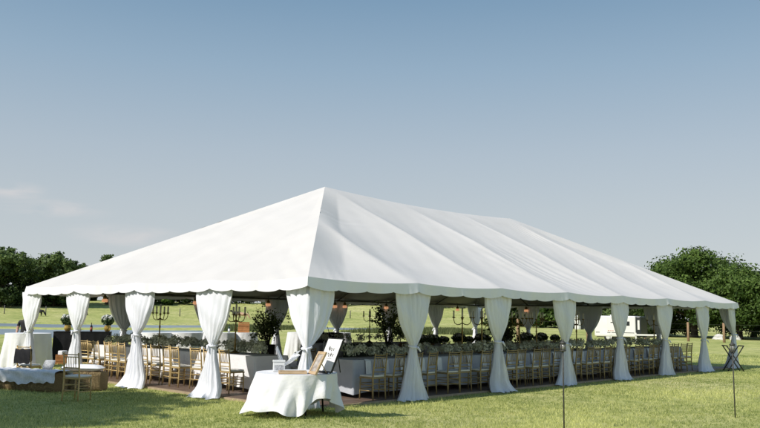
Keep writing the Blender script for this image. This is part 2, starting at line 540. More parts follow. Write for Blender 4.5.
gbp = gn.new('ShaderNodeBump')
gbp.inputs['Strength'].default_value = 0.5
gbp.inputs['Distance'].default_value = 0.06
gl.new(noise(18, 8, .8).outputs['Fac'], gbp.inputs['Height'])
gl.new(gbp.outputs['Normal'], gb.inputs['Normal'])
fan = np.array([[0 + 0 * k, nc + k, nc + (k + 1) % nc, nc + (k + 1) % nc] for k in range(0)], dtype=int).reshape(0, 4)
ground = np_mesh('ground', V, F, gm, smooth=True)
tag(ground, 'mown pasture grass under and around the tent, rising to a hill', kind='structure')
# small disc closing the middle of the polar sheet (under the camera)
mbc = MB()
ring = [tuple(V[nc + k]) for k in range(nc)]
mbc.add([(CAMP.x, CAMP.y, float(height(CAMP.x, CAMP.y)))] + ring, [(0, 1 + k, 1 + (k + 1) % nc) for k in range(nc)], True)
cen = mbc.build('ground', gm)
tag(cen, kind='structure')

# water
wm = bpy.data.materials.new('pond_water')
wm.use_nodes = True
wb = wm.node_tree.nodes['Principled BSDF']
wb.inputs['Base Color'].default_value = (0.25, 0.30, 0.34, 1)
wb.inputs['Roughness'].default_value = 0.3
wb.inputs['Specular IOR Level'].default_value = 0.25
wn = wm.node_tree.nodes.new('ShaderNodeTexNoise')
wn.inputs['Scale'].default_value = 1.2
wn.inputs['Detail'].default_value = 5
wtc = wm.node_tree.nodes.new('ShaderNodeTexCoord')
wm.node_tree.links.new(wtc.outputs['Object'], wn.inputs['Vector'])
wp = wm.node_tree.nodes.new('ShaderNodeBump')
wp.inputs['Strength'].default_value = 0.35
wp.inputs['Distance'].default_value = 0.05
wm.node_tree.links.new(wn.outputs['Fac'], wp.inputs['Height'])
wm.node_tree.links.new(wp.outputs['Normal'], wb.inputs['Normal'])
mbw = MB()
rows = []
for d in np.linspace(56, 140, 22):
    rows.append([(CAMP.x + d * math.cos(YAW + a), CAMP.y + d * math.sin(YAW + a), WATER) for a in np.linspace(-.16, .95, 60)])
mbw.grid(rows)
tag(mbw.build('pond_water', wm), 'still grey-blue pond water behind the tent', kind='structure')

# ------------------------------------------------------------------ grass blades (uncountable)
def grass(name, n, dmin, dmax, amax, hgt, wid, mat, keep, label):
    a = rng.uniform(-amax, amax, n)
    d = np.exp(rng.uniform(math.log(dmin), math.log(dmax), n))
    x = CAMP.x + d * np.cos(YAW + a); y = CAMP.y + d * np.sin(YAW + a)
    k = keep(x, y)
    x, y, d = x[k], y[k], d[k]
    patch = .5 + .25 * np.sin(x * .9 + 1.2 * np.sin(y * .7)) + .25 * np.sin(y * 1.3 + .8 * np.sin(x * .6))
    B = 4
    P = np.repeat(np.stack([x, y, height(x, y)], 1), B, 0)
    m = len(P)
    dd = np.repeat(d, B)
    P[:, :2] += rng.normal(0, .025, (m, 2)) * (dd / 12)[:, None]
    th = rng.uniform(0, 2 * PI, m)
    tuft = np.repeat(rng.random(len(x)) > .975, B)
    hh = hgt * rng.uniform(.45, 1.25, m) * (.6 + .7 * np.repeat(patch, B)) * np.where(tuft, 1.9, 1)
    ww = wid * (dd / 12) ** .8 * rng.uniform(.7, 1.3, m)
    lean = rng.normal(0, .5, (m, 2)) * hh[:, None]
    A = P.copy(); Bv = P.copy(); T = P.copy()
    A[:, 0] += np.cos(th) * ww; A[:, 1] += np.sin(th) * ww
    Bv[:, 0] -= np.cos(th) * ww; Bv[:, 1] -= np.sin(th) * ww
    A[:, 2] -= .01; Bv[:, 2] -= .01
    T[:, :2] += lean; T[:, 2] += hh
    V = np.stack([A, Bv, T], 1).reshape(-1, 3)
    tint = np.clip(rng.normal(.47, .25, m) + .6 * (np.repeat(patch, B) - .5), 0, 1)
    o = np_mesh(name, V, np.arange(m * 3).reshape(m, 3), mat, tint=tint)
    return tag(o, label, 'grass', kind='stuff')

def off_floor(x, y):
    return ~((x > .12) & (x < TL - .1) & (y > .12) & (y < TW - .1))
grass('lawn_grass', 135000, 9.5, 46, .75, .042, .006, M['grass'], off_floor, 'short sunlit lawn grass around the white tent')
def reed_keep(x, y):
    d, a = polar(x, y)
    clump = np.sin(x * .21 + np.sin(y * .17) * 2) + np.sin(y * .19) > -0.5
    return clump & (pond_mask(x, y) < .3)
def reeds():
    n = 7000
    a = rng.uniform(-.16, .2, n)
    d = np.concatenate([rng.uniform(82, 100, n // 2), rng.normal(99, 1.6, n - n // 2)])
    x = CAMP.x + d * np.cos(YAW + a); y = CAMP.y + d * np.sin(YAW + a)
    k = reed_keep(x, y)
    x, y = x[k], y[k]
    P = np.repeat(np.stack([x, y, height(x, y)], 1), 5, 0)
    m = len(P)
    P[:, :2] += rng.normal(0, .3, (m, 2))
    th = rng.uniform(0, 2 * PI, m)
    hh = rng.uniform(.15, .65, m)
    A, Bv, T = P.copy(), P.copy(), P.copy()
    A[:, 0] += np.cos(th) * .05; A[:, 1] += np.sin(th) * .05
    Bv[:, 0] -= np.cos(th) * .05; Bv[:, 1] -= np.sin(th) * .05
    T[:, :2] += rng.normal(0, .12, (m, 2)); T[:, 2] += hh
    A[:, 2] -= .1; Bv[:, 2] -= .1
    o = np_mesh('bank_reeds', np.stack([A, Bv, T], 1).reshape(-1, 3), np.arange(m * 3).reshape(m, 3), M['reed'], tint=np.clip(rng.normal(.4, .25, m), 0, 1))
    tag(o, 'low reeds and rough grass along the near bank of the pond', 'reeds', kind='stuff')
reeds()

# ------------------------------------------------------------------ trees
def tree(name, label, x, y, h, rw, seed, mat, group=None, base=.12, leaf=.32, clumps=150, per=34, top_light=.5, lobes=None):
    rs = np.random.default_rng(seed)
    z0 = ht(x, y) - .1
    root = empty(name, label, 'tree', (x, y, z0), 0, group)
    if lobes is None:
        lobes = []
        nl = int(rs.integers(7, 11))
        for k in range(nl):
            a = 2 * PI * k / nl + rs.uniform(-.4, .4)
            rr = rw * rs.uniform(.35, .68)
            zc = h * rs.uniform(.34, .76)
            lobes.append((rr * math.cos(a), rr * math.sin(a), zc, rw * rs.uniform(.38, .55), h * rs.uniform(.14, .22)))
        lobes.append((rw * rs.uniform(-.2, .2), rw * rs.uniform(-.2, .2), h * .80, rw * .45, h * .18))
        lobes.append((0, 0, h * .5, rw * .5, h * .25))
        if base < .1:
            for k in range(5):
                a = 1.257 * k + rs.uniform(-.3, .3)
                lobes.append((rw * .6 * math.cos(a), rw * .6 * math.sin(a), h * .17, rw * .42, h * .15))
    # trunk and limbs
    mt = MB()
    tr = h * .028 + .08
    top = h * .55
    pts = [(0, 0, -.3), (0, 0, h * .05), (rs.uniform(-.2, .2), rs.uniform(-.2, .2), h * .22), (rs.uniform(-.4, .4), rs.uniform(-.4, .4), top)]
    mt.tube(pts, [tr * 1.5, tr * 1.05, tr * .85, tr * .35], 9)
    for (lx, ly, lz, lr, lh) in lobes:
        zs = min(h * rs.uniform(.14, .32), lz * .7)
        mt.tube([(0, 0, zs), (lx * .45, ly * .45, zs + (lz - zs) * .6), (lx, ly, lz)], [tr * .55, tr * .34, tr * .1], 6)
        for q in range(2):
            ex, ey, ez = lx + rs.normal() * lr * .5, ly + rs.normal() * lr * .5, lz + rs.normal() * lh * .5
            mt.tube([(lx * .6, ly * .6, zs + (lz - zs) * .7), (ex, ey, ez)], [tr * .2, tr * .05], 5)
    mt.build('trunk', M['trunk'], root)
    # crown: clumps of leaves through every lobe, denser near the surface
    per_lobe = max(4, clumps // len(lobes))
    C, tn, ow = [], [], []
    for (lx, ly, lz, lr, lh) in lobes:
        for q in range(per_lobe):
            d = rs.normal(size=3); d /= np.linalg.norm(d)
            q_ = rs.uniform(.45, 1.0)
            c = np.array([lx + d[0] * lr * q_, ly + d[1] * lr * q_, max(h * base, lz + d[2] * lh * q_)])
            sp = min(rw * .085, .5) * rs.uniform(.6, 1.35) + .1
            n = int(per * rs.uniform(.5, 1.4))
            off = np.clip(rs.normal(size=(n, 3)), -1.5, 1.5) * np.array([sp, sp, sp * .7])
            C.append(c + off)
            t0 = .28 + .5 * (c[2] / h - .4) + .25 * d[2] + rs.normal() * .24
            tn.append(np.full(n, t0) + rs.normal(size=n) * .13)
            o = off / (np.linalg.norm(off, axis=1, keepdims=True) + 1e-6) * .5 + d * .5 + np.array([0, 0, .3])
            ow.append(o / np.linalg.norm(o, axis=1, keepdims=True))
    C = np.concatenate(C); tn = np.clip(np.concatenate(tn), 0, 1); ow = np.concatenate(ow)
    Vv, Ff = leaf_quads(C, leaf, ow, .55, .65)
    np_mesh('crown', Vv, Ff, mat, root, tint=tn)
    return root

def at(px_ang, d):
    """point at bearing (radians left of the view axis) and distance"""
    return CAMP.x + d * math.cos(YAW + px_ang), CAMP.y + d * math.sin(YAW + px_ang)

def bearing(px):
    return math.atan((380 - px) / FPX * 1.0)

def dome(h, rw, seed, n=13):
    """even round crown made of many lobes"""
    rs = np.random.default_rng(seed)
    out = [(0, 0, h * .5, rw * .62, h * .30)]
    for k in range(n):
        a = 2.399 * k
        e = (k + .5) / n
        zc = h * (.28 + .56 * e)
        rr = rw * .72 * math.sqrt(max(0.05, 1 - ((zc / h - .38) / .62) ** 2))
        out.append((rr * math.cos(a) * rs.uniform(.85, 1.1), rr * math.sin(a) * rs.uniform(.85, 1.1), zc, rw * rs.uniform(.26, .38), h * rs.uniform(.11, .17)))
    return out

G_L = 'trees along the pasture behind the tent'
for i, (px, d, h, rw, lab) in enumerate([
        (4, 196, 14.3, 6.3, 'broad dark oak at the left edge beside the pasture, tallest of the left trees'),
        (57, 198, 12.9, 5.5, 'dark rounded oak just right of the tallest left tree'),
        (84, 214, 9.4, 3.8, 'small low tree peeking between two oaks left of the tent roof'),
        (33, 207, 10.6, 4.6, 'lower tree filling the gap between the two big left oaks'),
        (110, 204, 12.0, 4.0, 'flat topped tree showing just above the left slope of the tent roof'),
        (-42, 205, 14.0, 7.5, 'dark tree cut off by the left edge of the picture')]):
    x, y = at(bearing(px), d)
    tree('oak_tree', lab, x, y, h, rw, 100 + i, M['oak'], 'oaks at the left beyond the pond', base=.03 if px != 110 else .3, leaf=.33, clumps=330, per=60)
names = ['wooded tree seen low under the left eave between first and second curtains', 'dark tree under the left eave behind the black bar',
         'dark tree under the left eave behind the second candelabra', 'dark tree behind the tall branch arrangement',
         'dark tree under the eave above the black draped table', 'dark tree under the right eave beside the corner curtain',
         'bushy tree under the right eave over the pond end', 'bushy tree on the hill behind the second right curtain',
         'bushy tree on the hill left of the small white shed', 'bushy tree behind the small white shed', 'dark tree rising behind the white trailer']
for i, px in enumerate([150, 196, 238, 285, 330, 372, 420, 466, 512, 560, 604]):
    d = 206 + (i * 37 % 11) - (0 if i < 8 else 60)
    x, y = at(bearing(px), d)
    tree('field_tree', names[i], x, y, 7.2 + (i * 7 % 5) * .5, 6.3, 200 + i, M['oak'] if i % 3 else M['hedgeleaf'], G_L, base=.02, leaf=.38, clumps=150, per=40)
for i, (px, d, h, rw, m, lab, lb) in enumerate([
        (693, 97, 10.4, 6.3, 'hedgeleaf', 'tall round green tree behind the right end of the tent', True),
        (664, 100, 8.3, 3.6, 'oak', 'dark lower tree just left of the tall round tree', False),
        (738, 93, 7.6, 5.0, 'hedgeleaf', 'lighter bushy tree to the right of the tall round tree', True),
        (772, 90, 7.4, 4.6, 'hedgeleaf', 'bushy tree cut off at the right edge of the picture', True),
        (752, 104, 8.7, 4.2, 'oliveleaf', 'thin olive topped tree rising behind the right edge bushes', False),
        (636, 108, 6.0, 4.5, 'oak', 'low dark tree above the roof of the white trailer', False),
        (820, 92, 8.0, 5.5, 'oak', 'dark tree outside the right edge of the picture', True)]):
    x, y = at(bearing(px), d)
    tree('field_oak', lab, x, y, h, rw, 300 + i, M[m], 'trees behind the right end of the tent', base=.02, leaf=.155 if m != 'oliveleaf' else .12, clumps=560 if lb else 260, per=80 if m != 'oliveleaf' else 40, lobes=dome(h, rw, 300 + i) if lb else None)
# the tree just outside the left of the picture that shades the front left of the lawn
tree('shade_tree', 'unseen tree added farther out beyond the left edge to hold back sky light', -19.5, 12.0, 11.5, 4.6, 402, M['oak'], None, base=.3, leaf=.27, clumps=500, per=60)  # added out of view to cut sky light over the lawn
tree('shade_tree', 'leafy tree outside the picture shading the front left lawn', -14.35, 5.65, 11.2, 4.6, 401, M['oak'], None, base=.42, leaf=.30, clumps=760, per=70)

# ------------------------------------------------------------------ floor of the tent
fm = bpy.data.materials.new('plank_floor')
fm.use_nodes = True
fn, fl = fm.node_tree.nodes, fm.node_tree.links
fb = fn['Principled BSDF']
fb.inputs['Roughness'].default_value = 0.55
ftc = fn.new('ShaderNodeTexCoord')
br = fn.new('ShaderNodeTexBrick')
br.inputs['Scale'].default_value = 1.0
br.inputs['Brick Width'].default_value = 1.2
br.inputs['Row Height'].default_value = 0.14
br.inputs['Mortar Size'].default_value = 0.006
br.inputs['Color1'].default_value = (0.125, 0.083, 0.06, 1)
br.inputs['Color2'].default_value = (0.185, 0.128, 0.095, 1)
br.inputs['Mortar'].default_value = (0.03, 0.02, 0.016, 1)
fl.new(ftc.outputs['Object'], br.inputs['Vector'])
fl.new(br.outputs['Color'], fb.inputs['Base Color'])
mb = MB()
mb.box((TL / 2, TW / 2, -.05), (TL - .5, TW - .5, .2))
fo = mb.build('tent_floor', fm)
tag(fo, 'dark brown plank floor laid on the grass under the tent', kind='structure')
for nm, c, sz in (('floor_edge', (TL / 2, .21, -.03), (TL - .5, .07, .15)), ('floor_edge', (.21, TW / 2, -.03), (.07, TW - .5, .15))):
    tag(MB().box(c, sz).build(nm, M['trim']), kind='structure')

# ------------------------------------------------------------------ tent
ZE, ZV, ZR, RIN = 2.42, 2.215, 5.47, 5.91
tent = empty('frame_tent', 'long white hipped frame tent with scalloped edges standing on the lawn', 'tent')
def frac_sag(s, bay=S):
    f = (s / bay) % 1.0
    return 4 * f * (1 - f)
def wrinkle(x, y):
    return .6 * (.010 * math.sin(x * 2.3 + 1.7 * math.sin(y * .8)) + .006 * math.sin(y * 5.1 + x * 1.9) + .004 * math.sin(x * 9.7 - y * 4.0))
def roof_pt(side, q, t):
    """q runs along the eave (metres), t from eave (0) to ridge (1)"""
    if side in ('front', 'back'):
        x = q + (RIN + (TL - 2 * RIN) * q / TL - q) * t
        y = TW / 2 * t
        sagpos = x
    else:
        x = RIN * t
        y = q + (TW / 2 - q) * t
        sagpos = y
    env = math.sin(PI * min(1, t * 1.02) ** .75) if t < .98 else 0
    env = max(env, 0)
    edge = min(1.0, (min(q, (TL if side in ('front', 'back') else TW) - q)) / 1.0)
    amp = .20 if side in ('front', 'back') else .05
    z = ZE + (ZR - ZE) * t
    # mid purlin keeps the cloth up half way along the slope
    z -= amp * frac_sag(sagpos) * env * edge
    z -= .045 * math.sin(2 * PI * t) ** 2 * edge * .6
    z += wrinkle(x, y) * env * edge * 1.2
        # tension creases running off each rafter
    if True:
        fr_ = ((sagpos / S + .5) % 1.0 - .5) * S
        z += .012 * math.exp(-(fr_ / .10) ** 2) * env * edge
        z += .007 * math.sin((fr_ * 13) + t * 9 + sagpos) * math.exp(-(fr_ / .5) ** 2) * env * edge * (.5 + .5 * math.sin(t * 11 + sagpos * 2))
    # eave dips a little between the legs
    z -= .05 * frac_sag(q) * (1 - t) ** 6
    if side in ('front', 'back'):
        rx = (x - RIN) / (TL - 2 * RIN)
        if 0 < rx < 1:
            z -= .13 * 4 * rx * (1 - rx) * t ** 5
        g = math.exp(-((x - 15.0) / .55) ** 2 - ((t - .80) / .12) ** 2)
        z += .024 * g * math.sin(x * 30)
        g = math.exp(-((x - 4.0) / .9) ** 2 - ((t - .62) / .05) ** 2)
        z += .02 * g * math.sin(t * 120)
        g = math.exp(-((x - 10.4) / 1.5) ** 2 - ((t - .3) / .2) ** 2)
        z += .014 * g * math.sin(x * 16 + t * 14)
        if q < 1.4:      # gathered folds at the near corner
            z += .016 * (1 - q / 1.4) * math.sin(q * 22 + t * 40) * math.exp(-t * 9) * edge
    else:
        if q < 1.8:
            z += .02 * (1 - q / 1.8) * math.sin((q * 9 - t * 46)) * math.exp(-t * 7) * min(1, q / .3)
    if side == 'back':
        y = TW - y
    if side == 'right':
        x = TL - x
    return x, y, z
def roof_side(side, nq, ntt, dz=0.0, flip=False):
    LN = TL if side in ('front', 'back') else TW
    rows = []
    for i in range(ntt + 1):
        t = i / ntt
        rows.append([(p[0], p[1], p[2] + dz) for p in (roof_pt(side, LN * k / nq, t) for k in range(nq + 1))])
    return rows
mb, ml = MB(), MB()
for side, nq, fl_ in (('front', 260, False), ('back', 130, True), ('left', 150, True), ('right', 90, False)):
    mb.grid(roof_side(side, nq, 70), flip=fl_)
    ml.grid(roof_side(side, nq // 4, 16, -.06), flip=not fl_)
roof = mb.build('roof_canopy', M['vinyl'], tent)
ml.build('roof_shade_sheet', M['undershade'], tent)  # dark sheet added just below the canopy to paint its shade
# valance with scalloped hem
def valance(p0, p1, nrm, n):
    mv = MB()
    Ln = math.hypot(p1[0] - p0[0], p1[1] - p0[1])
    dx, dy = (p1[0] - p0[0]) / Ln, (p1[1] - p0[1]) / Ln
    rows = [[] for _ in range(6)]
    K = round(Ln / .762)
    M_ = K * 12
    for i in range(M_ + 1):
        s = Ln * i / M_
        ph = (s / Ln * K) % 1
        sc_ = abs(math.sin(PI * ph)) ** .6
        dip = .05 * frac_sag(s)
        bow = .035 * frac_sag(s) + .014 * math.sin(s * 3.1 + Ln) + .01 * math.sin(s * 7.7)
        top = ZE - dip + .012
        leg = 1 - min(1, abs(((s / S + .5) % 1) - .5) * S / .45)
        hem = ZV - dip * .6 - .036 * sc_ + .02 + .008 * math.sin(s * 2.7 + Ln) + .02 * leg
        for j in range(6):
            g = j / 5
            off = .012 + (.03 - bow * .6) * g + .008 * math.sin(s * 11 + 5 * math.sin(s)) * g + .006 * math.sin(s * 27 + 3 * math.sin(s * 2.3)) * g
            ex = off * max(-1, min(1, (s - Ln / 2) / (Ln / 2) * 1.0)) if abs(s - Ln / 2) > Ln / 2 - .3 else 0
            ex = off * (1 if s > Ln / 2 else -1) * max(0, 1 - min(s, Ln - s) / .3)
            rows[j].append((p0[0] + dx * (s + ex) + nrm[0] * off, p0[1] + dy * (s + ex) + nrm[1] * off, top + (hem - top) * g))
    mv.grid(rows)
    return mv
for a, b, nrm in (((0, 0), (TL, 0), (0, -1)), ((0, TW), (0, 0), (-1, 0)), ((TL, TW), (0, TW), (0, 1)), ((TL, 0), (TL, TW), (1, 0))):
    valance(a, b, nrm, 0).build('valance', M['valance'], tent)
legs = [(k * S, 0) for k in range(8)] + [(k * S, TW) for k in range(8)] + [(0, k * S) for k in (1, 2, 3)] + [(TL, k * S) for k in (1, 2, 3)]
def inset(x, y, d=.1):
    return (min(max(x, d), TL - d), min(max(y, d), TW - d))
for x, y in legs:
    X_, Y_ = inset(x, y)
    m = MB().tube([(X_, Y_, 0), (X_, Y_, 2.36)], .032, 10)
    m.box((X_, Y_, .01), (.16, .16, .02))
    m.build('leg', M['alu'], tent)
mbm = MB()
d = .1
for a, b in (((d, d), (TL - d, d)), ((d, TW - d), (TL - d, TW - d)), ((d, d), (d, TW - d)), ((TL - d, d), (TL - d, TW - d))):
    mbm.tube([(*a, 2.3), (*b, 2.3)], .035, 8)
mbm.build('eave_beam', M['steel'], tent)
mr_ = MB()
for k in range(1, 7):
    x = k * S
    hx = min(1.0, min(x, TL - x) / RIN)
    zt = ZE + (ZR - ZE) * hx - .2
    yt = TW / 2 * hx
    mr_.tube([(x, d, 2.3), (x, yt, zt)], .03, 6)
    mr_.tube([(x, TW - d, 2.3), (x, TW - yt, zt)], .03, 6)
for k in range(1, 4):
    y = k * S
    hy = 1 - abs(y - TW / 2) / (TW / 2)
    for sx, x0 in ((1, d), (-1, TL - d)):
        mr_.tube([(x0, y, 2.3), (x0 + sx * RIN * hy, y, ZE + (ZR - ZE) * hy - .2)], .03, 6)
for cx in (0, 1):
    for cy in (0, 1):
        mr_.tube([(d if cx == 0 else TL - d, d if cy == 0 else TW - d, 2.3), (RIN if cx == 0 else TL - RIN, TW / 2, ZR - .2)], .035, 6)
mr_.tube([(RIN, TW / 2, ZR - .22), (TL - RIN, TW / 2, ZR - .22)], .035, 6)
mr_.build('rafters', M['steel'], tent)

# ------------------------------------------------------------------ curtains
def curtain(x, y, dl, dr, nl, nr, label, group, seed, W=.46, Wl=None, Wr=None, train=(0, 0), tie=1.15, flare=.36, sash=False, lo=0.0):
    rs = random.Random(seed)
    root = empty('tied_curtain', label, 'curtain', (x, y, 0), 0, group)
    Wl, Wr = Wl or W, Wr or W
    n = 96
    H = 2.27
    ph = [rs.uniform(0, 6.28) for _ in range(8)]
    pl = rs.uniform(5.5, 7.5)
    zs = [H - (H - tie) * (i / 26) for i in range(27)] + [tie - (tie - lo) * (i / 26) for i in range(1, 27)]
    rows = []
    dl, dr, nl, nr = Vector(dl), Vector(dr), Vector(nl), Vector(nr)
    ex_l, ex_r = rs.uniform(1.6, 2.3), rs.uniform(1.6, 2.4)
    tie += rs.uniform(-.10, .09)
    swx, swy = rs.uniform(-.10, .10), rs.uniform(-.04, .04)
    cr = [rs.uniform(0, 6.28) for _ in range(4)]
    fl_l, fl_r = flare * rs.uniform(.85, 1.2), flare * rs.uniform(.85, 1.2)
    for z in zs:
        if z >= tie:
            s = (H - z) / (H - tie)
            wl = .07 + (Wl - .07) * max(0, 1 - s ** ex_l)
            wr = .07 + (Wr - .07) * max(0, 1 - s ** ex_r)
            dep = .05 + .05 * math.sin(s * PI)
            amp = .022 * (1 - .35 * s)
            tx = ty = 0
        else:
            s = (tie - z) / (tie - lo)
            wl = .07 + fl_l * s ** 1.15
            wr = .07 + fl_r * s ** 1.25
            dep = .07 + .11 * s
            amp = .014 + .028 * s
            e = max(0, (s - .72) / .28) ** 2
            tx, ty = train[0] * e, train[1] * e
            wl *= 1 + .12 * e
            wr *= 1 + .18 * e
        row = []
        for k in range(n):
            th = 2 * PI * k / n
            q = math.cos(th)
            px = q * (wr if q > 0 else wl)
            fold = .016 * math.sin(q * 4.1 + z * 7.3 + cr[0]) * math.sin(z * 4.1 + cr[1]) + math.sin(q * pl * 3.3 + ph[0] + .9 * math.sin(z * 1.6 + ph[1])) * amp + .5 * amp * math.sin(q * pl * 7.3 + ph[2] + z * .8)
            pd = math.sin(th) * dep + fold * (1 if math.sin(th) > 0 else .6)
            bl = min(1, max(0, (px / .12 + 1) / 2))
            nn = nl * (1 - bl) + nr * bl
            hv = (dr * px if px > 0 else dl * (-px)) + nn * pd
            zz = z
            if z <= lo + .03:
                zz = lo + .012 + .03 * abs(math.sin(q * 7 + ph[3]))
            if z > H - .08:
                zz = z
            row.append((hv.x + tx, hv.y + ty, zz))
        rows.append(row)
    m = MB()
    m.grid(rows, True, True)
    m.build('drape', M['sheer'], root)
    t = MB()
    pts = [(.092 * math.cos(a), .085 * math.sin(a), tie + .02 * math.sin(a + cr[2])) for a in np.linspace(0, 2 * PI, 17)]
    t.tube(pts, .02, 7)
    t.tube([(nl + nr).normalized().to_tuple() and tuple(((nl + nr).normalized() * .13).to_tuple()) + (tie,), tuple(((nl + nr).normalized() * .17 + dr * .05).to_tuple()) + (tie - .10,)], [.026, .014], 6)
    t.build('tie_band', M['sheer'], root)
    if sash:
        # loose tail of cloth blown out sideways from the tie
        b = MB()
        rws = []
        for i in range(15):
            s = i / 14
            c = Vector((-.12 - .26 * s, .30 * s + .10, tie - .10 - .20 * math.sin(s * 2.2) ** 1.2 + (.26 * max(0, s - .72) / .28)))
            hw = .06 * (1 - .55 * s)
            rws.append([(c.x - .05 * math.sin(v * 5), c.y + .04 * math.sin(v * 4 + s * 3), c.z + v * hw) for v in (-1, -.5, 0, .5, 1)])
        b.grid(rws)
        b.build('sash_tail', M['sheer'], root)
    return root
X1, Y1 = (1, 0), (0, 1)
nX, nY = (-1, 0), (0, -1)
curtain(.12, .12, Y1, X1, nX, nY, 'white curtain at the near tent corner behind the round sign-in table', 'tied curtains', 1, Wl=.60, Wr=.66, train=(-.05, .05), sash=True)
gR = 'tied curtains'
for k in range(1, 7):
    curtain(k * S, .1, nX, X1, nY, nY, f'white curtain tied on the {ORD[k]} pole along the right-hand long side', gR, 10 + k, W=.53 + .03 * (k % 2), flare=.30, train=(-.12 + .07 * (k % 3), -.12 + .08 * (k % 2)))
curtain(TL - .12, .12, nX, Y1, nY, X1, 'white curtain at the far right tent corner beside the black tray stand', gR, 20, W=.52)
for k, lab in ((1, 'white curtain on the left short side nearest the sign-in table corner'), (2, 'white curtain in the middle of the left short side'), (3, 'white curtain on the left short side in front of the black bar')):
    curtain(.1, k * S, Y1, nY, nX, nX, lab, gR, 30 + k, W=.6, Wl=.60 + .06 * (k % 2), Wr=.66 - .05 * (k % 2), train=(-.16, .10 - .06 * k), flare=.33)
curtain(.12, TW - .12, nY, Y1, nX, nX, 'white curtain billowing at the far left tent corner by the white cloth table', gR, 36, Wl=.62, Wr=.62, train=(-.3, .25))
bl = ['behind the black bar and its right vase', 'right behind the near left curtain, half hidden', 'behind the tall leafy branches', 'with amber lamp above the black draped table',
      'behind the bare tree arrangement', 'over the pond end, alone in the gap', 'at the far back corner']
for k in range(1, 8):
    curtain(min(k * S, TL - .1), TW - .1, X1, nX, Y1, Y1, 'grey shaded curtain on the far side ' + bl[k - 1], 'shaded far curtains', 40 + k, W=.58, flare=.30)
el = ['closest to the right corner at the far short end', 'in the middle of the far short end, dark', 'on the far short end behind the candelabra']
for k in (1, 2, 3):
    curtain(TL - .1, k * S, nY, Y1, X1, X1, 'grey shaded curtain ' + el[k - 1], 'shaded far curtains', 50 + k, W=.62, flare=.30)

# ------------------------------------------------------------------ amber lamps at the frame
lm = None
def amber_lamp(x, y, z, label):
    global lm
    if lm is None:
        r = empty('amber_lamp', label, 'lamp', (x, y, z), 0, 'amber lamps under the eave')
        MB().lathe([(.03, -.02), (.055, 0), (.06, .06), (.04, .09), (.015, .13)], n=12).build('lamp_can', M['bronze'], r)
        MB().lathe([(.05, -.10), (.085, -.095), (.09, -.06), (.085, -.01), (.05, .0)], n=12).build('glowing_shade', M['amber'], r)
        MB().tube([(0, 0, .12), (0, 0, .26)], .012, 6).build('hook', M['steel'], r)
        lm = r
        return r
    return dup(lm, label, (x, y, z), 0)
for k, (off, lab) in enumerate([(-.75, 'amber lamp above the black bar'), (-.55, 'amber lamp left of the near left curtain'), (-.52, 'amber lamp above the leafy branches'),
                                (-.25, 'amber lamp left of the two over the black draped table'), (-.35, 'amber lamp above the bare tree arrangement')]):
    amber_lamp((k + 1) * S + off, TW - .22, 2.13, lab)
amber_lamp(4 * S + .16, TW - .35, 2.13, 'amber lamp right of the two over the black draped table')
amber_lamp(19.6, TW - .3, 2.12, 'amber lamp over the pond end, between two right curtains')
amber_lamp(TL - .25, 9.15, 2.12, 'orange lamp at the far short end behind the candelabra')

# ------------------------------------------------------------------ chairs
def make_chair(label, loc, rz, mat=M['gold'], cush=M['ivory'], group='gold chairs'):
    r = empty('banquet_chair', label, 'chair', loc, rz, group)
    w_, dp = .385, .39
    for sx in (-1, 1):
        m = MB().tube([(sx * .185, .18, 0), (sx * .175, .175, .43)], [.013, .017], 7)
        m.build('leg', mat, r)
        m = MB().tube([(sx * .185, -.20, 0), (sx * .178, -.185, .22), (sx * .176, -.18, .46), (sx * .175, -.205, .70), (sx * .172, -.235, .915)], [.014, .016, .018, .017, .014], 7)
        m.lathe([(.018, .0), (.018, .012), (.006, .022)], (sx * .172, -.236, .912), 7)
        m.build('leg', mat, r)
    m = MB()
    for z in (.18, .29):
        for sx in (-1, 1):
            m.tube([(sx * .182, .18, z), (sx * .18, -.19, z)], .0095, 6)
    for z in (.21, .32):
        m.tube([(-.18, .178, z), (.18, .178, z)], .0095, 6)
        m.tube([(-.18, -.187, z), (.18, -.187, z)], .0095, 6)
    m.build('stretcher', mat, r)
    MB().box((0, 0, .435), (w_ + .01, dp + .01, .032), bev=.012).build('seat_frame', mat, r)
    MB().box((0, .01, .471), (w_ - .01, dp - .02, .038), bev=.018).build('seat_cushion', cush, r)
    m = MB()
    for z, y in ((.895, -.232), (.85, -.227), (.64, -.199), (.56, -.191)):
        m.tube([(-.175, y, z), (0, y - .012, z), (.175, y, z)], .011, 6)
    for sx in (-.105, -.052, 0, .052, .105):
        m.tube([(sx, -.209, .64), (sx, -.238, .85)], .0075, 5)
    m.build('backrest', mat, r)
    return r
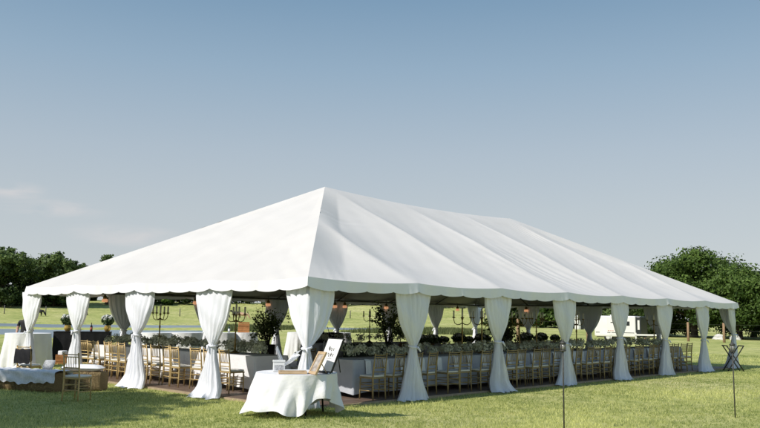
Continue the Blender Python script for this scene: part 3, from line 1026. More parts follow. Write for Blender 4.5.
# table A (left, along the short side) and table B (right, along the long side), chairs on the near sides
AV = [3.37, 3.93, 4.51, 5.2, 5.67, 6.16, 6.66, 7.15, 7.66, 8.13, 8.44 + .08, 8.95, 9.38, 9.82]
ch0 = make_chair('gold chair at the left table, first from its sign-in end', (.85, AV[0], .05), R(-90))
for i, v in enumerate(AV[1:]):
    dup(ch0, f'gold chair at the left table, {ORD[i + 1]} from its sign-in end', (.83 + .05 * math.sin(i * 2.3), v, .05), R(-90 + 7 * math.sin(i * 1.7)))
BU = [2.26, 2.81, 3.33, 3.92, 4.62, 5.19, 5.78, 6.33, 6.87, 7.41, 7.96, 8.52, 9.07, 9.62, 10.15, 10.68, 11.21, 11.70, 12.1, 12.6, 13.05, 13.49, 13.97, 14.5, 15.0, 15.5, 15.97, 16.45, 17.0, 17.6]
ch1 = None
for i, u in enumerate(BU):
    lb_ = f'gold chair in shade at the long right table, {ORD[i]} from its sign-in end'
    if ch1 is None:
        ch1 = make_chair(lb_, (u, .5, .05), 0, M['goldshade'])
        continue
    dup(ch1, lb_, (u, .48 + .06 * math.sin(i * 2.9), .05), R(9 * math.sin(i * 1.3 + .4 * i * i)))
dup(ch0, 'gold chair standing by the hay bench on the grass, seen from behind', (-2.19, 4.26, ht(-2.19, 4.26)), R(-64))
dup(ch1, 'gold chair toned for shade at the near head end, behind the white card box', (2.62, 3.1, .05), R(8))
far = []
CU = [10.2 + .57 * k for k in range(15)]
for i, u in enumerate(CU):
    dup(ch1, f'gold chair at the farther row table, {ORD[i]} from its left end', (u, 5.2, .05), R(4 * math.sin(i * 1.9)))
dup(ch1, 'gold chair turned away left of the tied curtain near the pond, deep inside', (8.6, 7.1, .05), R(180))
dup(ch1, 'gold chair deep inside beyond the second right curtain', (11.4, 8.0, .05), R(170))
pc = make_chair('pale chair in the shade beside the black draped table', (6.35, 6.35, .05), R(-20), M['palechair'], M['palechair'], 'chairs inside the tent')
bc = dup(ch0, 'gold chair behind the hay bench with a black jacket over its back', (-1.55, 8.05, ht(-1.5, 8)), R(-58))
# black jacket folded over the chair back
mj = MB()
rows = []
for i in range(13):
    a = i / 12
    if a < .5:
        zz, yy = .70 + .43 * 0 + (a / .5) * .0, 0
    th = PI * (i - 4) / 4
    if i <= 4: p = (-.275, .52 + .30 * i / 4)
    elif i <= 8: p = (-.235 - .04 * math.cos(PI * (i - 4) / 4), .82 + .035 * math.sin(PI * (i - 4) / 4))
    else: p = (-.195, .82 - .24 * (i - 8) / 4)
    rows.append([(sx * .205, p[0] + .012 * math.sin(sx * 9 + i), p[1] + .012 * math.sin(sx * 7 + i * .4)) for sx in np.linspace(-1, 1, 15)])
mj.grid(rows)
jk = mj.build('black_jacket', M['denim'], None, (-1.55, 8.05, ht(-1.5, 8)), R(-58))
tag(jk, 'black jacket hung over the back of the chair behind the hay bench', 'jacket')

# ------------------------------------------------------------------ tables with cloths
def long_table(name, label, x0, y0, x1, y1, zf, seed, H=.76, mat=None, clabel='', cgroup=None):
    t = empty(name, label, 'table', ((x0 + x1) / 2, (y0 + y1) / 2, zf), 0, 'long banquet tables')
    lx, ly = x1 - x0, y1 - y0
    MB().box((0, 0, H - .025), (lx - .02, ly - .02, .03)).build('tabletop', M['wood'], t)
    long_x = lx > ly
    n = max(2, int(max(lx, ly) / 1.8))
    for i in range(n + 1):
        f = -1 + 2 * i / n
        for s in (-1, 1):
            px, py = (f * (lx / 2 - .15), s * (ly / 2 - .12)) if long_x else (s * (lx / 2 - .12), f * (ly / 2 - .15))
            MB().tube([(px, py, 0), (px, py, H - .04)], .016, 6).build('leg', M['steel'], t)
    c = MB()
    # cloth: top sheet plus hanging skirt with folds
    per = []
    st = .05
    def edge(a, b):
        m = max(2, int(math.hypot(b[0] - a[0], b[1] - a[1]) / st))
        return [(a[0] + (b[0] - a[0]) * i / m, a[1] + (b[1] - a[1]) * i / m) for i in range(m)]
    hx, hy = lx / 2 + .012, ly / 2 + .012
    cs = [(-hx, -hy), (hx, -hy), (hx, hy), (-hx, hy)]
    for i in range(4):
        per += [(p, i) for p in edge(cs[i], cs[(i + 1) % 4])]
    nrm = [(0, -1), (1, 0), (0, 1), (-1, 0)]
    rows = []
    npts = len(per)
    for j in range(8):
        g = j / 7
        row = []
        for k, (p, sd_) in enumerate(per):
            s = k * st
            f = (.030 * math.sin(s * 5.2 + seed + 1.3 * math.sin(s * 1.1)) + .018 * math.sin(s * 11.7 + 2 * seed)) * g ** 1.2 + .055 * g
            cd = min(min(abs(p[0] - c_[0]) + abs(p[1] - c_[1]) for c_ in cs), .4) / .4
            f += .11 * (1 - cd) ** 2 * g
            nx, ny = nrm[sd_]
            if cd < 1:
                ux, uy = p[0] / hx, p[1] / hy
                nx, ny = nx * cd + (1 - cd) * math.copysign(.7, ux), ny * cd + (1 - cd) * math.copysign(.7, uy)
            row.append((p[0] + nx * f, p[1] + ny * f, (H + .004) * (1 - g) + (.05 + .02 * math.sin(s * 2.2 + seed) + .05 * cd) * g))
        rows.append(row)
    c.grid(rows, True, True, flip=True)
    c.add([(x, y, H + .004) for x, y in cs], [(0, 1, 2, 3)])
    o = c.build('table_cloth', mat or M['cloth'], None, ((x0 + x1) / 2, (y0 + y1) / 2, zf))
    tag(o, clabel, 'tablecloth', cgroup or 'white banquet cloths')
    return t
long_table('banquet_table', 'long banquet table under white cloth along the left short side', 1.3, 3.15, 2.2, 10.5, .05, 1.0, clabel='white sunlit cloth on the long table along the left short side')
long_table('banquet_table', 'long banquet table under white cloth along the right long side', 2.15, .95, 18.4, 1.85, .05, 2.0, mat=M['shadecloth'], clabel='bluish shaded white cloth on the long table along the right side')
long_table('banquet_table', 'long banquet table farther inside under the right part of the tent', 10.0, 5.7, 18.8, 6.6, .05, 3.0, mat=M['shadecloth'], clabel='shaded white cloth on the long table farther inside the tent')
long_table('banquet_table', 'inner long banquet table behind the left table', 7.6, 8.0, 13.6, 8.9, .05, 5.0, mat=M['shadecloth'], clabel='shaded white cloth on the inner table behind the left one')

def garland(label, x0, y0, x1, y1, z, n, seed, step=.33):
    rs = np.random.default_rng(seed)
    Ln = math.hypot(x1 - x0, y1 - y0)
    k = int(Ln / step)
    C, ow, tn = [], [], []
    for i in range(k + 1):
        f = i / k
        for q in range(2 if i % 3 else 3):
            c = np.array([x0 + (x1 - x0) * f + rs.normal() * .05, y0 + (y1 - y0) * f + rs.normal() * .05, z + rs.uniform(.08, .21)])
            if abs(x1 - x0) < abs(y1 - y0): c[0] += rs.normal() * .12
            else: c[1] += rs.normal() * .12
            rr = rs.uniform(.12, .175)
            m = n
            d = rs.normal(size=(m, 3)); d /= np.linalg.norm(d, axis=1, keepdims=True)
            d[:, 2] = np.where(d[:, 2] < -.3, -d[:, 2], d[:, 2])
            P = c + d * (rr * rs.uniform(.6, 1.1, m))[:, None]
            P[:, 2] = np.maximum(P[:, 2], z + .01)
            C.append(P); ow.append(d)
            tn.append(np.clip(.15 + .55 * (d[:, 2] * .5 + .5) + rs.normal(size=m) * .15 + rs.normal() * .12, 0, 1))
    C = np.concatenate(C); ow = np.concatenate(ow); tn = np.concatenate(tn)
    o_ = np.array([(x0 + x1) / 2, (y0 + y1) / 2, z])
    Vv, Ff = leaf_quads(C - o_, .030, ow, .78, .8)
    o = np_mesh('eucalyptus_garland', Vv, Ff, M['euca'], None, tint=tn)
    o.location = o_
    return tag(o, label, 'garland', 'leafy table garlands')
ZT = .05 + .765
garland('grey-green leafy garland running down the sunlit left table', 1.75, 3.45, 1.75, 10.2, ZT, 120, 1)
garland('grey-green leafy garland running down the long right table', 2.5, 1.42, 18.0, 1.42, ZT, 80, 2)
garland('dark leafy garland on the inner table behind the left one', 7.8, 8.45, 13.4, 8.45, ZT, 34, 3)

# round ball centrepieces on the farther table
ball = None
for i, u in enumerate([10.4 + .62 * k for k in range(14)]):
    lab = f'round leafy centrepiece with pale blooms on the farther table, {ORD[i]} from the left'
    if ball is None:
        ball = empty('centrepiece', lab, 'centrepiece', (u, 6.15, ZT), 0, 'round centrepieces on the farther table')
        MB().lathe([(.07, 0), (.075, .01), (.05, .03), (.07, .06), (.09, .10), (.085, .105)], n=12).build('vase', M['bronze'], ball)
        d = rng.normal(size=(420, 3)); d /= np.linalg.norm(d, axis=1, keepdims=True)
        Vv, Ff = leaf_quads(d * np.array([.19, .19, .13]) * rng.uniform(.6, 1.15, 420)[:, None] + np.array([0, 0, .19]), .055, d, .35, .6)
        np_mesh('foliage', Vv, Ff, M['hydleaf'], ball, tint=np.clip(rng.normal(.4, .25, 420), 0, 1))
        d = rng.normal(size=(260, 3)); d[:, 2] = abs(d[:, 2]) + .25; d /= np.linalg.norm(d, axis=1, keepdims=True)
        Vv, Ff = leaf_quads(d * np.array([.18, .18, .13]) * rng.uniform(.85, 1.1, 260)[:, None] + np.array([0, 0, .21]), .03, d, .8, .9)
        np_mesh('blossoms', Vv, Ff, M['petal'], ball)
    else:
        q_ = dup(ball, lab, (u + .12 * math.sin(i * 5.1), 6.15 + .1 * math.sin(i * 3.3), ZT), i * .7)
        k_ = .92 + .16 * math.sin(i * 2.7)
        q_.scale = (k_ * 1.1, k_ * 1.1, k_)

# napkins hanging over the near edge of the right table between the chairs
nap = None
for i in range(len(BU) - 1):
    u = (BU[i] + BU[i + 1]) / 2 + .03 * math.sin(i * 3)
    lab = f'bright white napkin hanging over the long right table edge, {ORD[i]} from the sign-in end'
    if nap is None:
        m = MB()
        rows = []
        for j in range(12):
            g = j / 11
            yy, zz = (.22 - .25 * g / .3, .005) if g < .3 else (-.055 - .05 * (g - .3), .0 - (g - .3) / .7 * .34)
            rows.append([(sx * (.075 + .015 * g), yy + .008 * math.sin(sx * 6 + g * 3), zz + (.006 * math.sin(sx * 5) if g < .3 else 0)) for sx in np.linspace(-1, 1, 7)])
        m.grid(rows)
        nap = m.build('napkin', M['paper'], None, (u, .95, ZT))
        tag(nap, lab, 'napkin', 'napkins on the right table')
    else:
        c = nap.copy(); COL.objects.link(c); c.location = (u, .95, ZT); c['label'] = lab

# ------------------------------------------------------------------ candelabra
cand = None
def candelabrum(x, y, z, label, rz=0, hh=1.0):
    global cand
    if cand is None:
        r = empty('candelabra', label, 'candelabra', (x, y, z), rz, 'candelabras on the tables')
        MB().lathe([(.12, 0), (.125, .015), (.09, .03), (.035, .06), (.022, .10), (.03, .16), (.02, .22), (.016, .5), (.026, .55), (.016, .60), (.015, .84), (.03, .88), (.03, .90)], n=12).build('stem', M['bronze'], r)
        for k in range(4):
            a = k * PI / 2 + .35
            c_, s_ = math.cos(a), math.sin(a)
            m = MB()
            prof = [(0, .78), (.06, .74), (.13, .73), (.19, .77), (.215, .85), (.215, .90)]
            m.tube([(q * c_, q * s_, zz) for q, zz in prof], [.012, .011, .010, .010, .010, .012], 6)
            m.lathe([(.012, 0), (.045, .02), (.048, .03), (.02, .032)], (.215 * c_, .215 * s_, .89), 10)
            ar = m.build('arm', M['bronze'], r)
            MB().lathe([(.021, 0), (.021, .16), (.012, .165)], (.215 * c_, .215 * s_, .92), 8).build('candle', M['wax'], ar)
        MB().lathe([(.022, 0), (.022, .24), (.012, .246)], (0, 0, .90), 8).build('candle', M['wax'], r)
        cand = r
        return r
    return dup(cand, label, (x, y, z), rz)
candelabrum(1.75, 7.86, ZT, 'brass candelabra on the left table between the two left curtains', .2)
candelabrum(1.75, 4.52, ZT, 'brass candelabra on the left table near its sign-in end', .9)
for u, lab in ((6.43, 'brass candelabra just left of the second right curtain'), (7.25, 'brass candelabra hidden partly by the second right curtain'), (8.97, 'brass candelabra left of the orange lamp on the right table'),
               (9.82, 'brass candelabra in front of the dark far curtain on the right table'), (12.02, 'brass candelabra just right of the third right curtain'), (17.3, 'brass candelabra near the far end of the right table')):
    candelabrum(u, 1.42, ZT, lab, u * 2)
candelabrum(10.3, 8.45, ZT, 'dark candelabra on the inner table beside the tall branches', .5)

# ------------------------------------------------------------------ tall branch arrangements in pots
def branch_tree(name, label, x, y, h, wdt, seed, potm, n=900, pot_h=.55, leaf=.05, z=.05):
    rs = np.random.default_rng(seed)
    r = empty(name, label, 'potted tree', (x, y, z), 0, 'tall branch arrangements')
    MB().lathe([(.14, 0), (.17, .02), (.20, pot_h * .6), (.22, pot_h), (.19, pot_h), (.18, pot_h - .05)], n=16).build('pot', potm, r)
    m = MB()
    tips = []
    for k in range(15):
        a = rs.uniform(0, 2 * PI)
        q = rs.uniform(.25, 1) * wdt
        zt = h * rs.uniform(.55, 1.0)
        p0 = Vector((rs.normal() * .03, rs.normal() * .03, pot_h - .05))
        p2 = Vector((q * math.cos(a), q * math.sin(a), zt))
        p1 = p0.lerp(p2, .5) + Vector((0, 0, .12))
        m.tube([p0, p1, p2], [.014, .009, .004], 5)
        for q_ in range(9):
            f = rs.uniform(.35, 1.0)
            b = p1.lerp(p2, (f - .5) * 2) if f > .5 else p0.lerp(p1, f * 2)
            tip = b + Vector(rs.normal(size=3) * .13)
            m.tube([b, tip], [.004, .002], 4)
            tips.append(tuple(tip)); tips.append(tuple(b.lerp(tip, .6)))
    m.build('branches', M['trunk'], r)
    T = np.array(tips)
    per = n // len(T) + 1
    C = np.repeat(T, per, 0) + rs.normal(size=(len(T) * per, 3)) * .055
    Vv, Ff = leaf_quads(C, leaf, None, 0, .5)
    np_mesh('foliage', Vv, Ff, M['potleaf'], r, tint=np.clip(rs.normal(.4, .25, len(C)), 0, 1))
    return r
branch_tree('branch_arrangement', 'tall leafy green branches in a dark pot behind the left table', 5.38, 7.84, 2.15, .56, 5, M['black'], 1300, .8, .042)
branch_tree('branch_arrangement', 'tall sparse branches in a dark pot left of the first right curtain', 8.35, 5.75, 2.2, .72, 6, M['black'], 900, .85)
branch_tree('branch_arrangement', 'tall dark branches behind the second right curtain', 12.0, 4.0, 2.1, .55, 8, M['black'], 1200, .8)
tag(MB().lathe([(.2, 0), (.24, .05), (.27, .3), (.24, .52), (.2, .55), (.18, .5)], n=18).build('woven_basket', M['basket'], None, (8.9, 5.5, .38)), 'brown woven basket beside the sparse branches', 'basket')
st = empty('side_stand', 'dark low stand under the brown woven basket', 'stand', (8.9, 5.5, .05))
MB().box((0, 0, .31), (.5, .5, .04), bev=.01).build('top', M['black'], st)
for sx in (-1, 1):
    for sy in (-1, 1):
        MB().box((sx * .2, sy * .2, .15), (.04, .04, .29)).build('leg', M['black'], st)
# long dark banquette
bq = empty('banquette', 'long low dark green banquette seen over the garland inside the tent', 'sofa', (7.05, 5.35, .05))
MB().box((0, 0, .62), (1.9, .14, .54), bev=.04).build('backrest', M['sofa'], bq)
MB().box((0, .33, .33), (1.9, .56, .16), bev=.05).build('seat', M['sofa'], bq)
MB().box((0, .3, .15), (1.86, .56, .2), bev=.02).build('base', M['sofa'], bq)
for sx in (-1, 1):
    for sy in (.06, .54):
        MB().box((sx * .85, sy, .025), (.06, .06, .05)).build('leg', M['black'], bq)

# ------------------------------------------------------------------ cloth covered stand-up tables
def round_skirt(m, rtop, H, seed, flare=.13, n=120, lobes=9, hem=None, zb=.03):
    rs = random.Random(seed)
    p1, p2 = rs.uniform(0, 6), rs.uniform(0, 6)
    rows = []
    for j in range(12):
        g = j / 11
        row = []
        for k in range(n):
            t = 2 * PI * k / n
            f = (.055 * math.sin(t * lobes + p1) + .03 * math.sin(t * (lobes * 2 - 1) + p2)) * g ** 1.1
            r = rtop + .01 + flare * g + f
            b = zb if hem is None else hem(t)
            drop = g ** .95
            row.append((r * math.cos(t), r * math.sin(t), H - .004 - (H - b) * drop))
        rows.append(row)
    m.grid(rows, True, True, flip=True)
    m.add([(0, 0, H + .002)] + [((rtop + .01) * math.cos(2 * PI * k / n), (rtop + .01) * math.sin(2 * PI * k / n), H - .004) for k in range(n)],
          [(0, 1 + k, 1 + (k + 1) % n) for k in range(n)])
    return m
def skirted_table(label, clabel, x, y, rtop, H, seed, mat='cloth', flare=.1, group='skirted tables', sy=1.0, rz=0):
    z = ht(x, y) if not (0 < x < TL and 0 < y < TW) else .05
    t = empty('skirted_table', label, 'table', (x, y, z), rz, group)
    MB().lathe([(rtop - .01, H - .04), (rtop, H - .03), (rtop, H - .012), (rtop - .01, H - .006)], n=40).build('tabletop', M['wood'], t)
    t.scale = (1, sy, 1)
    for k in range(4):
        a = k * PI / 2 + .4
        MB().tube([(rtop * .6 * math.cos(a), rtop * .6 * math.sin(a), 0), (rtop * .6 * math.cos(a), rtop * .6 * math.sin(a), H - .04)], .02, 6).build('leg', M['steel'], t)
    m = MB()
    round_skirt(m, rtop, H, seed, flare, lobes=int(7 + 5 * rtop))
    o = m.build('table_skirt', M[mat], None, (x, y, z), rz)
    o.scale = (1, sy, 1)
    tag(o, clabel, 'tablecloth', 'floor-length table skirts')
    return t
skirted_table('tall white draped table behind the far left curtain', 'white floor-length cloth on the tall table right of the far left curtain', 1.05, 14.35, .66, 1.05, 3, flare=.08)
skirted_table('white draped table cut off at the left edge', 'white cloth on the table cut off at the left picture edge', -.35, 15.9, .6, .76, 4, flare=.1)
for i, (x, y, rr, lab) in enumerate([(5.35, 14.05, .52, 'left of the brass candelabra'), (6.40, 13.9, .66, 'right of the brass candelabra'), (7.80, 13.6, .5, 'right of the near left curtain'),
                                     (8.75, 13.5, .48, 'under the stacked orange crates'), (11.1, 13.1, .44, 'just left of the near corner curtain'), (13.05, 12.95, .52, 'right of the black draped table')]):
    skirted_table('tall white draped table by the pond, ' + lab, 'white long cloth by the pond on the table ' + lab, x, y, rr, 1.05, 20 + i, flare=.10)
skirted_table('black draped table inside the tent behind the easel sign', 'black floor-length cloth on the table behind the easel sign', 10.5, 10.9, .62, 1.05, 33, mat='blackcloth', flare=.10)
lp = empty('laptop', 'open pale laptop on the black draped table', 'laptop', (10.62, 10.72, 1.105), R(50))
MB().box((0, 0, .008), (.32, .22, .014), bev=.004).build('keyboard_base', M['laptop'], lp)
MB().box((0, .125, .11), (.32, .012, .21), rx=R(-18)).build('screen', M['laptop'], lp)
tag(MB().box((0, 0, .03), (.26, .18, .05), bev=.012).build('white_box', M['paper'], None, (10.2, 10.85, 1.103), .4), 'flat white box on the black draped table', 'box')

# the black bar with two vases
BX0, BY0, BX1, BY1 = 2.62, 15.95, 4.15, 14.95
bang = math.atan2(BY1 - BY0, BX1 - BX0)
bl_ = math.hypot(BX1 - BX0, BY1 - BY0)
bar = empty('drinks_bar', 'black draped drinks bar on the grass beyond the left end', 'bar', ((BX0 + BX1) / 2, (BY0 + BY1) / 2, ht(3.4, 15.4)), bang)
MB().box((0, 0, 1.03), (bl_, .7, .03), bev=.008).build('bar_top', M['blackcloth'], bar)
m = MB()
rows = []
per = []
hx, hy = bl_ / 2 - .01, .34
for a, b in (((-hx, -hy), (hx, -hy)), ((hx, -hy), (hx, hy)), ((hx, hy), (-hx, hy)), ((-hx, hy), (-hx, -hy))):
    k = int(math.hypot(b[0] - a[0], b[1] - a[1]) / .04)
    per += [(a[0] + (b[0] - a[0]) * i / k, a[1] + (b[1] - a[1]) * i / k) for i in range(k)]
for g in (0, .3, .6, 1):
    rows.append([(x * (1 + .02 * g) + .014 * math.sin(i * 1.1) * g, y * (1 + .05 * g) + .014 * math.sin(i * 1.1 + 1) * g, 1.012 * (1 - g) + .01) for i, (x, y) in enumerate(per)])
m.grid(rows, True, True, flip=True)
m.build('bar_skirt', M['blackcloth'], bar)
vs0 = None
for f, lab in ((-.28, 'gold vase of white hydrangeas at the left end of the black bar'), (.43, 'gold vase of white hydrangeas at the right end of the black bar')):
    x = (BX0 + BX1) / 2 + math.cos(bang) * bl_ * f
    y = (BY0 + BY1) / 2 + math.sin(bang) * bl_ * f
    zb = ht(3.4, 15.4) + 1.046
    if vs0 is None:
        vs0 = empty('flower_vase', lab, 'vase', (x, y, zb), 0, 'gold vases on the bar')
        MB().lathe([(.06, 0), (.075, .01), (.11, .08), (.12, .14), (.095, .20), (.105, .22), (.09, .22)], n=16).build('vase', M['brass'], vs0)
        d = rng.normal(size=(500, 3)); d /= np.linalg.norm(d, axis=1, keepdims=True)
        P = d * np.array([.20, .20, .17]) * rng.uniform(.7, 1.1, 500)[:, None] + np.array([0, 0, .39])
        Vv, Ff = leaf_quads(P, .05, d, .4, .6)
        np_mesh('foliage', Vv, Ff, M['hydleaf'], vs0, tint=np.clip(rng.normal(.35, .25, 500), 0, 1))
        Cs, Os = [], []
        for k in range(11):
            a = k * 2.4; e = .15 + .8 * (k / 11)
            c = np.array([.19 * math.cos(a) * math.cos(e), .19 * math.sin(a) * math.cos(e), .40 + .17 * math.sin(e)])
            d = rng.normal(size=(60, 3)); d /= np.linalg.norm(d, axis=1, keepdims=True)
            Cs.append(c + d * .06); Os.append(d)
        Vv, Ff = leaf_quads(np.concatenate(Cs), .024, np.concatenate(Os), .8, .9)
        np_mesh('blossoms', Vv, Ff, M['petal'], vs0)
    else:
        dup(vs0, lab, (x, y, zb), 1.3)
def bottle(label, x, y, z, body, lab_m):
    r = empty('bottle', label, 'bottle', (x, y, z))
    MB().lathe([(.036, 0), (.04, .01), (.04, .17), (.03, .20), (.014, .23), (.013, .29), (.016, .295), (.014, .30)], n=12).build('glass_body', body, r)
    MB().lathe([(.0415, .03), (.0415, .14)], n=12).build('paper_label', lab_m, r)
fx, fy = (BX0 + BX1) / 2 + math.cos(bang) * bl_ * .14, (BY0 + BY1) / 2 + math.sin(bang) * bl_ * .14
bottle('dark bottle with red label on the black bar', fx, fy, ht(3.4, 15.4) + 1.046, M['black'], M['redlabel'])
bottle('dark green bottle on the white draped table left of the crates', 8.05, 13.5, ht(8, 13.5) + 1.053, M['greenglass'], M['paper'])
# orange crates stacked on a skirted table
def crate(name, label, x, y, z, rz, s=(.42, .30, .2)):
    r = empty(name, label, 'crate', (x, y, z), rz, 'orange wooden crates')
    m = MB()
    for k in range(3):
        zz = .035 + k * s[2] / 3
        for sy in (-1, 1):
            m.box((0, sy * (s[1] / 2), zz), (s[0], .012, s[2] / 3 - .012))
        for sx in (-1, 1):
            m.box((sx * (s[0] / 2 - .006), 0, zz), (.012, s[1] - .012, s[2] / 3 - .012))
    m.build('slatted_sides', M['crate'], r)
    MB().box((0, 0, .008), (s[0] - .03, s[1] - .03, .012)).build('bottom', M['crate'], r)
    return r
zc = ht(8.75, 13.5) + 1.053
crate('wooden_crate', 'lower orange wooden crate on the white draped table', 8.72, 13.5, zc, R(-40))
crate('wooden_crate', 'upper orange wooden crate, topmost on the white draped table', 8.72, 13.5, zc + .205, R(-34), (.40, .28, .18))
crate('wooden_crate', 'reddish wooden crate on the grass left of the black bar', 2.55, 15.0, ht(2.5, 15.0), R(-30), (.5, .36, .34))
tag(MB().box((0, 0, .07), (.24, .2, .14), bev=.02).build('white_pouch', M['cloth'], None, (2.5, 15.0, ht(2.5, 15) + .30), .3), 'small white bundle inside the crate by the black bar', 'bundle')

# ------------------------------------------------------------------ sign-in table
TX, TY = -.72, -.60
zt0 = ht(TX, TY) - .10
tb = empty('round_table', 'round sign-in table on the grass at the near tent corner', 'table', (TX, TY, zt0), R(40))
MB().lathe([(.66, .72), (.67, .725), (.67, .748), (.66, .752)], n=48).build('tabletop', M['wood'], tb)
for k in range(4):
    a = k * PI / 2 + .5
    m = MB()
    m.tube([(.50 * math.cos(a), .50 * math.sin(a), .0), (.44 * math.cos(a), .44 * math.sin(a), .72)], .016, 7)
    m.tube([(.50 * math.cos(a) + .07, .50 * math.sin(a), .012), (.50 * math.cos(a) - .07, .50 * math.sin(a), .012)], .012, 6)
    m.build('leg', M['black'], tb)
m = MB()
camdir = math.atan2(CAMP.y - TY, CAMP.x - TX)
def hem(t):
    """the cloth hangs low on the left and front, and is caught up on the right"""
    a = (t - camdir + PI) % (2 * PI) - PI            # 0 faces the path, positive anticlockwise
    up_ = math.exp(-((a - .62) / .42) ** 2)
    return .17 + .22 * up_ + .05 * math.sin(t * 4 + 1) + .03 * math.sin(t * 9)
rows = []
n = 150
for j in range(16):
    g = j / 15
    row = []
    for k in range(n):
        t = 2 * PI * k / n
        a = (t - camdir + PI) % (2 * PI) - PI
        left = math.exp(-((a + .85) / .75) ** 2)
        f = (.075 * (.5 - abs(math.sin(t * 4.5 + .6 + .9 * g))) + .05 * (.5 - abs(math.sin(t * 8 + 1.9 - 1.1 * g))) + .05 * math.sin(t * 12 + 2.1 - .7 * g) + .028 * math.sin(t * 23 + 1.5 * g) + .03 * math.sin(t * 17 + 5 * g + 2)) * g ** 1.05
        r = .68 + (.07 + .20 * left) * g + f
        row.append((r * math.cos(t), r * math.sin(t), .765 - (.765 - hem(t)) * g ** .93))
    rows.append(row)
m.grid(rows, True, True, flip=True)
m.add([(0, 0, .768)] + [rows[0][k] for k in range(n)], [(0, 1 + k, 1 + (k + 1) % n) for k in range(n)])
tag(m.build('round_cloth', M['cloth'], None, (TX, TY, zt0)), 'rumpled white cloth on the round sign-in table, caught up at the right', 'tablecloth')
zt1 = zt0 + .772
# big white sign on a small black easel
def panel_frame(mb_, w_, h_, t_, bw):
    mb_.box((0, 0, h_ - bw / 2), (w_, t_, bw)); mb_.box((0, 0, bw / 2), (w_, t_, bw))
    for sx in (-1, 1): mb_.box((sx * (w_ / 2 - bw / 2), 0, h_ / 2), (bw, t_, h_ - 2 * bw))
SX, SY = -.70, -1.22
def leaning(root, tilt):
    p = bpy.data.objects.new('panel', None)
    return p
sign = empty('welcome_sign', 'large white sign with black lettering and black edge on the round table', 'sign', (SX + .14, SY + .12, zt1 + .02), R(-97))
TI = Matrix.Rotation(R(-24), 4, 'X')
def put(mb_, name, mat, root, extra=Matrix()):
    mb_.v = [tuple(TI @ extra @ Vector(v)) for v in mb_.v]
    return mb_.build(name, mat, root)
m = MB(); panel_frame(m, .44, .60, .03, .016); fr = put(m, 'frame', M['black'], sign)
put(MB().box((0, -.004, .30), (.405, .012, .565)), 'board', M['paper'], sign)
m = MB()
def stroke(pts, rr=.006):
    m.tube([(x, -.012, z) for x, z in pts], rr * .55, 5)
# script style marks: two words and a rule, as on the sign
for (ox, oz, sc_) in ((-.085, .40, 1.0), (-.06, .30, 1.0)):
    pts = []
    for i in range(40):
        q = i / 39
        pts.append((ox + q * .17, oz + .030 * math.sin(q * 21) * (1 - .3 * q) + .012 * math.sin(q * 43)))
    stroke(pts, .006)
stroke([(-.085, .455), (-.075, .38), (-.06, .452), (-.045, .38)], .007)
stroke([(.03, .345), (.03, .25)], .006)
stroke([(-.07, .235), (.09, .235)], .004)
put(m, 'lettering', M['ink'], sign)
ez = empty('table_easel', 'black wire easel holding the large white sign on the round table', 'easel', (SX + .14, SY + .12, zt1), R(-97))
m = MB()
m.tube([(-.13, .035, 0), (0, .25, .46)], .009, 6)
m.tube([(.13, .035, 0), (0, .25, .46)], .009, 6)
m.build('front_legs', M['black'], ez)
MB().tube([(0, .34, 0), (0, .255, .45)], .009, 6).build('rear_leg', M['black'], ez)
MB().tube([(-.17, -.045, .012), (.17, -.045, .012)], .009, 6).build('ledge', M['black'], ez)
# wooden photo frame leaning in front of the sign
pf = empty('photo_frame', 'tan wooden photo frame leaning in front of the white sign', 'picture frame', (-.86, -1.15, zt1), R(-108))
TI = Matrix.Rotation(R(-27), 4, 'X')
m = MB(); panel_frame(m, .30, .40, .03, .045); put(m, 'frame', M['wood'], pf)
put(MB().box((0, .002, .20), (.22, .012, .32)), 'print', M['photo'], pf)
MB().tube([(0, .26, 0), (0, .12, .24)], .008, 6).build('prop_leg', M['wood'], pf)
# guest book frame lying flat
gbk = empty('guest_book', 'flat tan wooden tray with grey pages on the round table', 'guest book', (-.98, -.80, zt1), R(-38))
m = MB(); m.box((0, .15, .018), (.46, .03, .034)); m.box((0, -.15, .018), (.46, .03, .034)); m.box((.215, 0, .018), (.03, .27, .034)); m.box((-.215, 0, .018), (.03, .27, .034))
m.build('frame', M['wood'], gbk)
MB().box((0, 0, .009), (.40, .27, .016)).build('pages', M['greycard'], gbk)
# card box
cb = empty('card_box', 'white card box with grey lower panel on the round table', 'card box', (-.88, -.32, zt1), R(-38))
MB().box((0, 0, .0775), (.20, .16, .155), bev=.008).build('box_body', M['acrylic'], cb)
MB().box((0, 0, .172), (.215, .175, .034), bev=.008).build('lid', M['acrylic'], cb)
MB().box((0, -.0815, .065), (.15, .004, .085)).build('front_print', M['greycard'], cb)

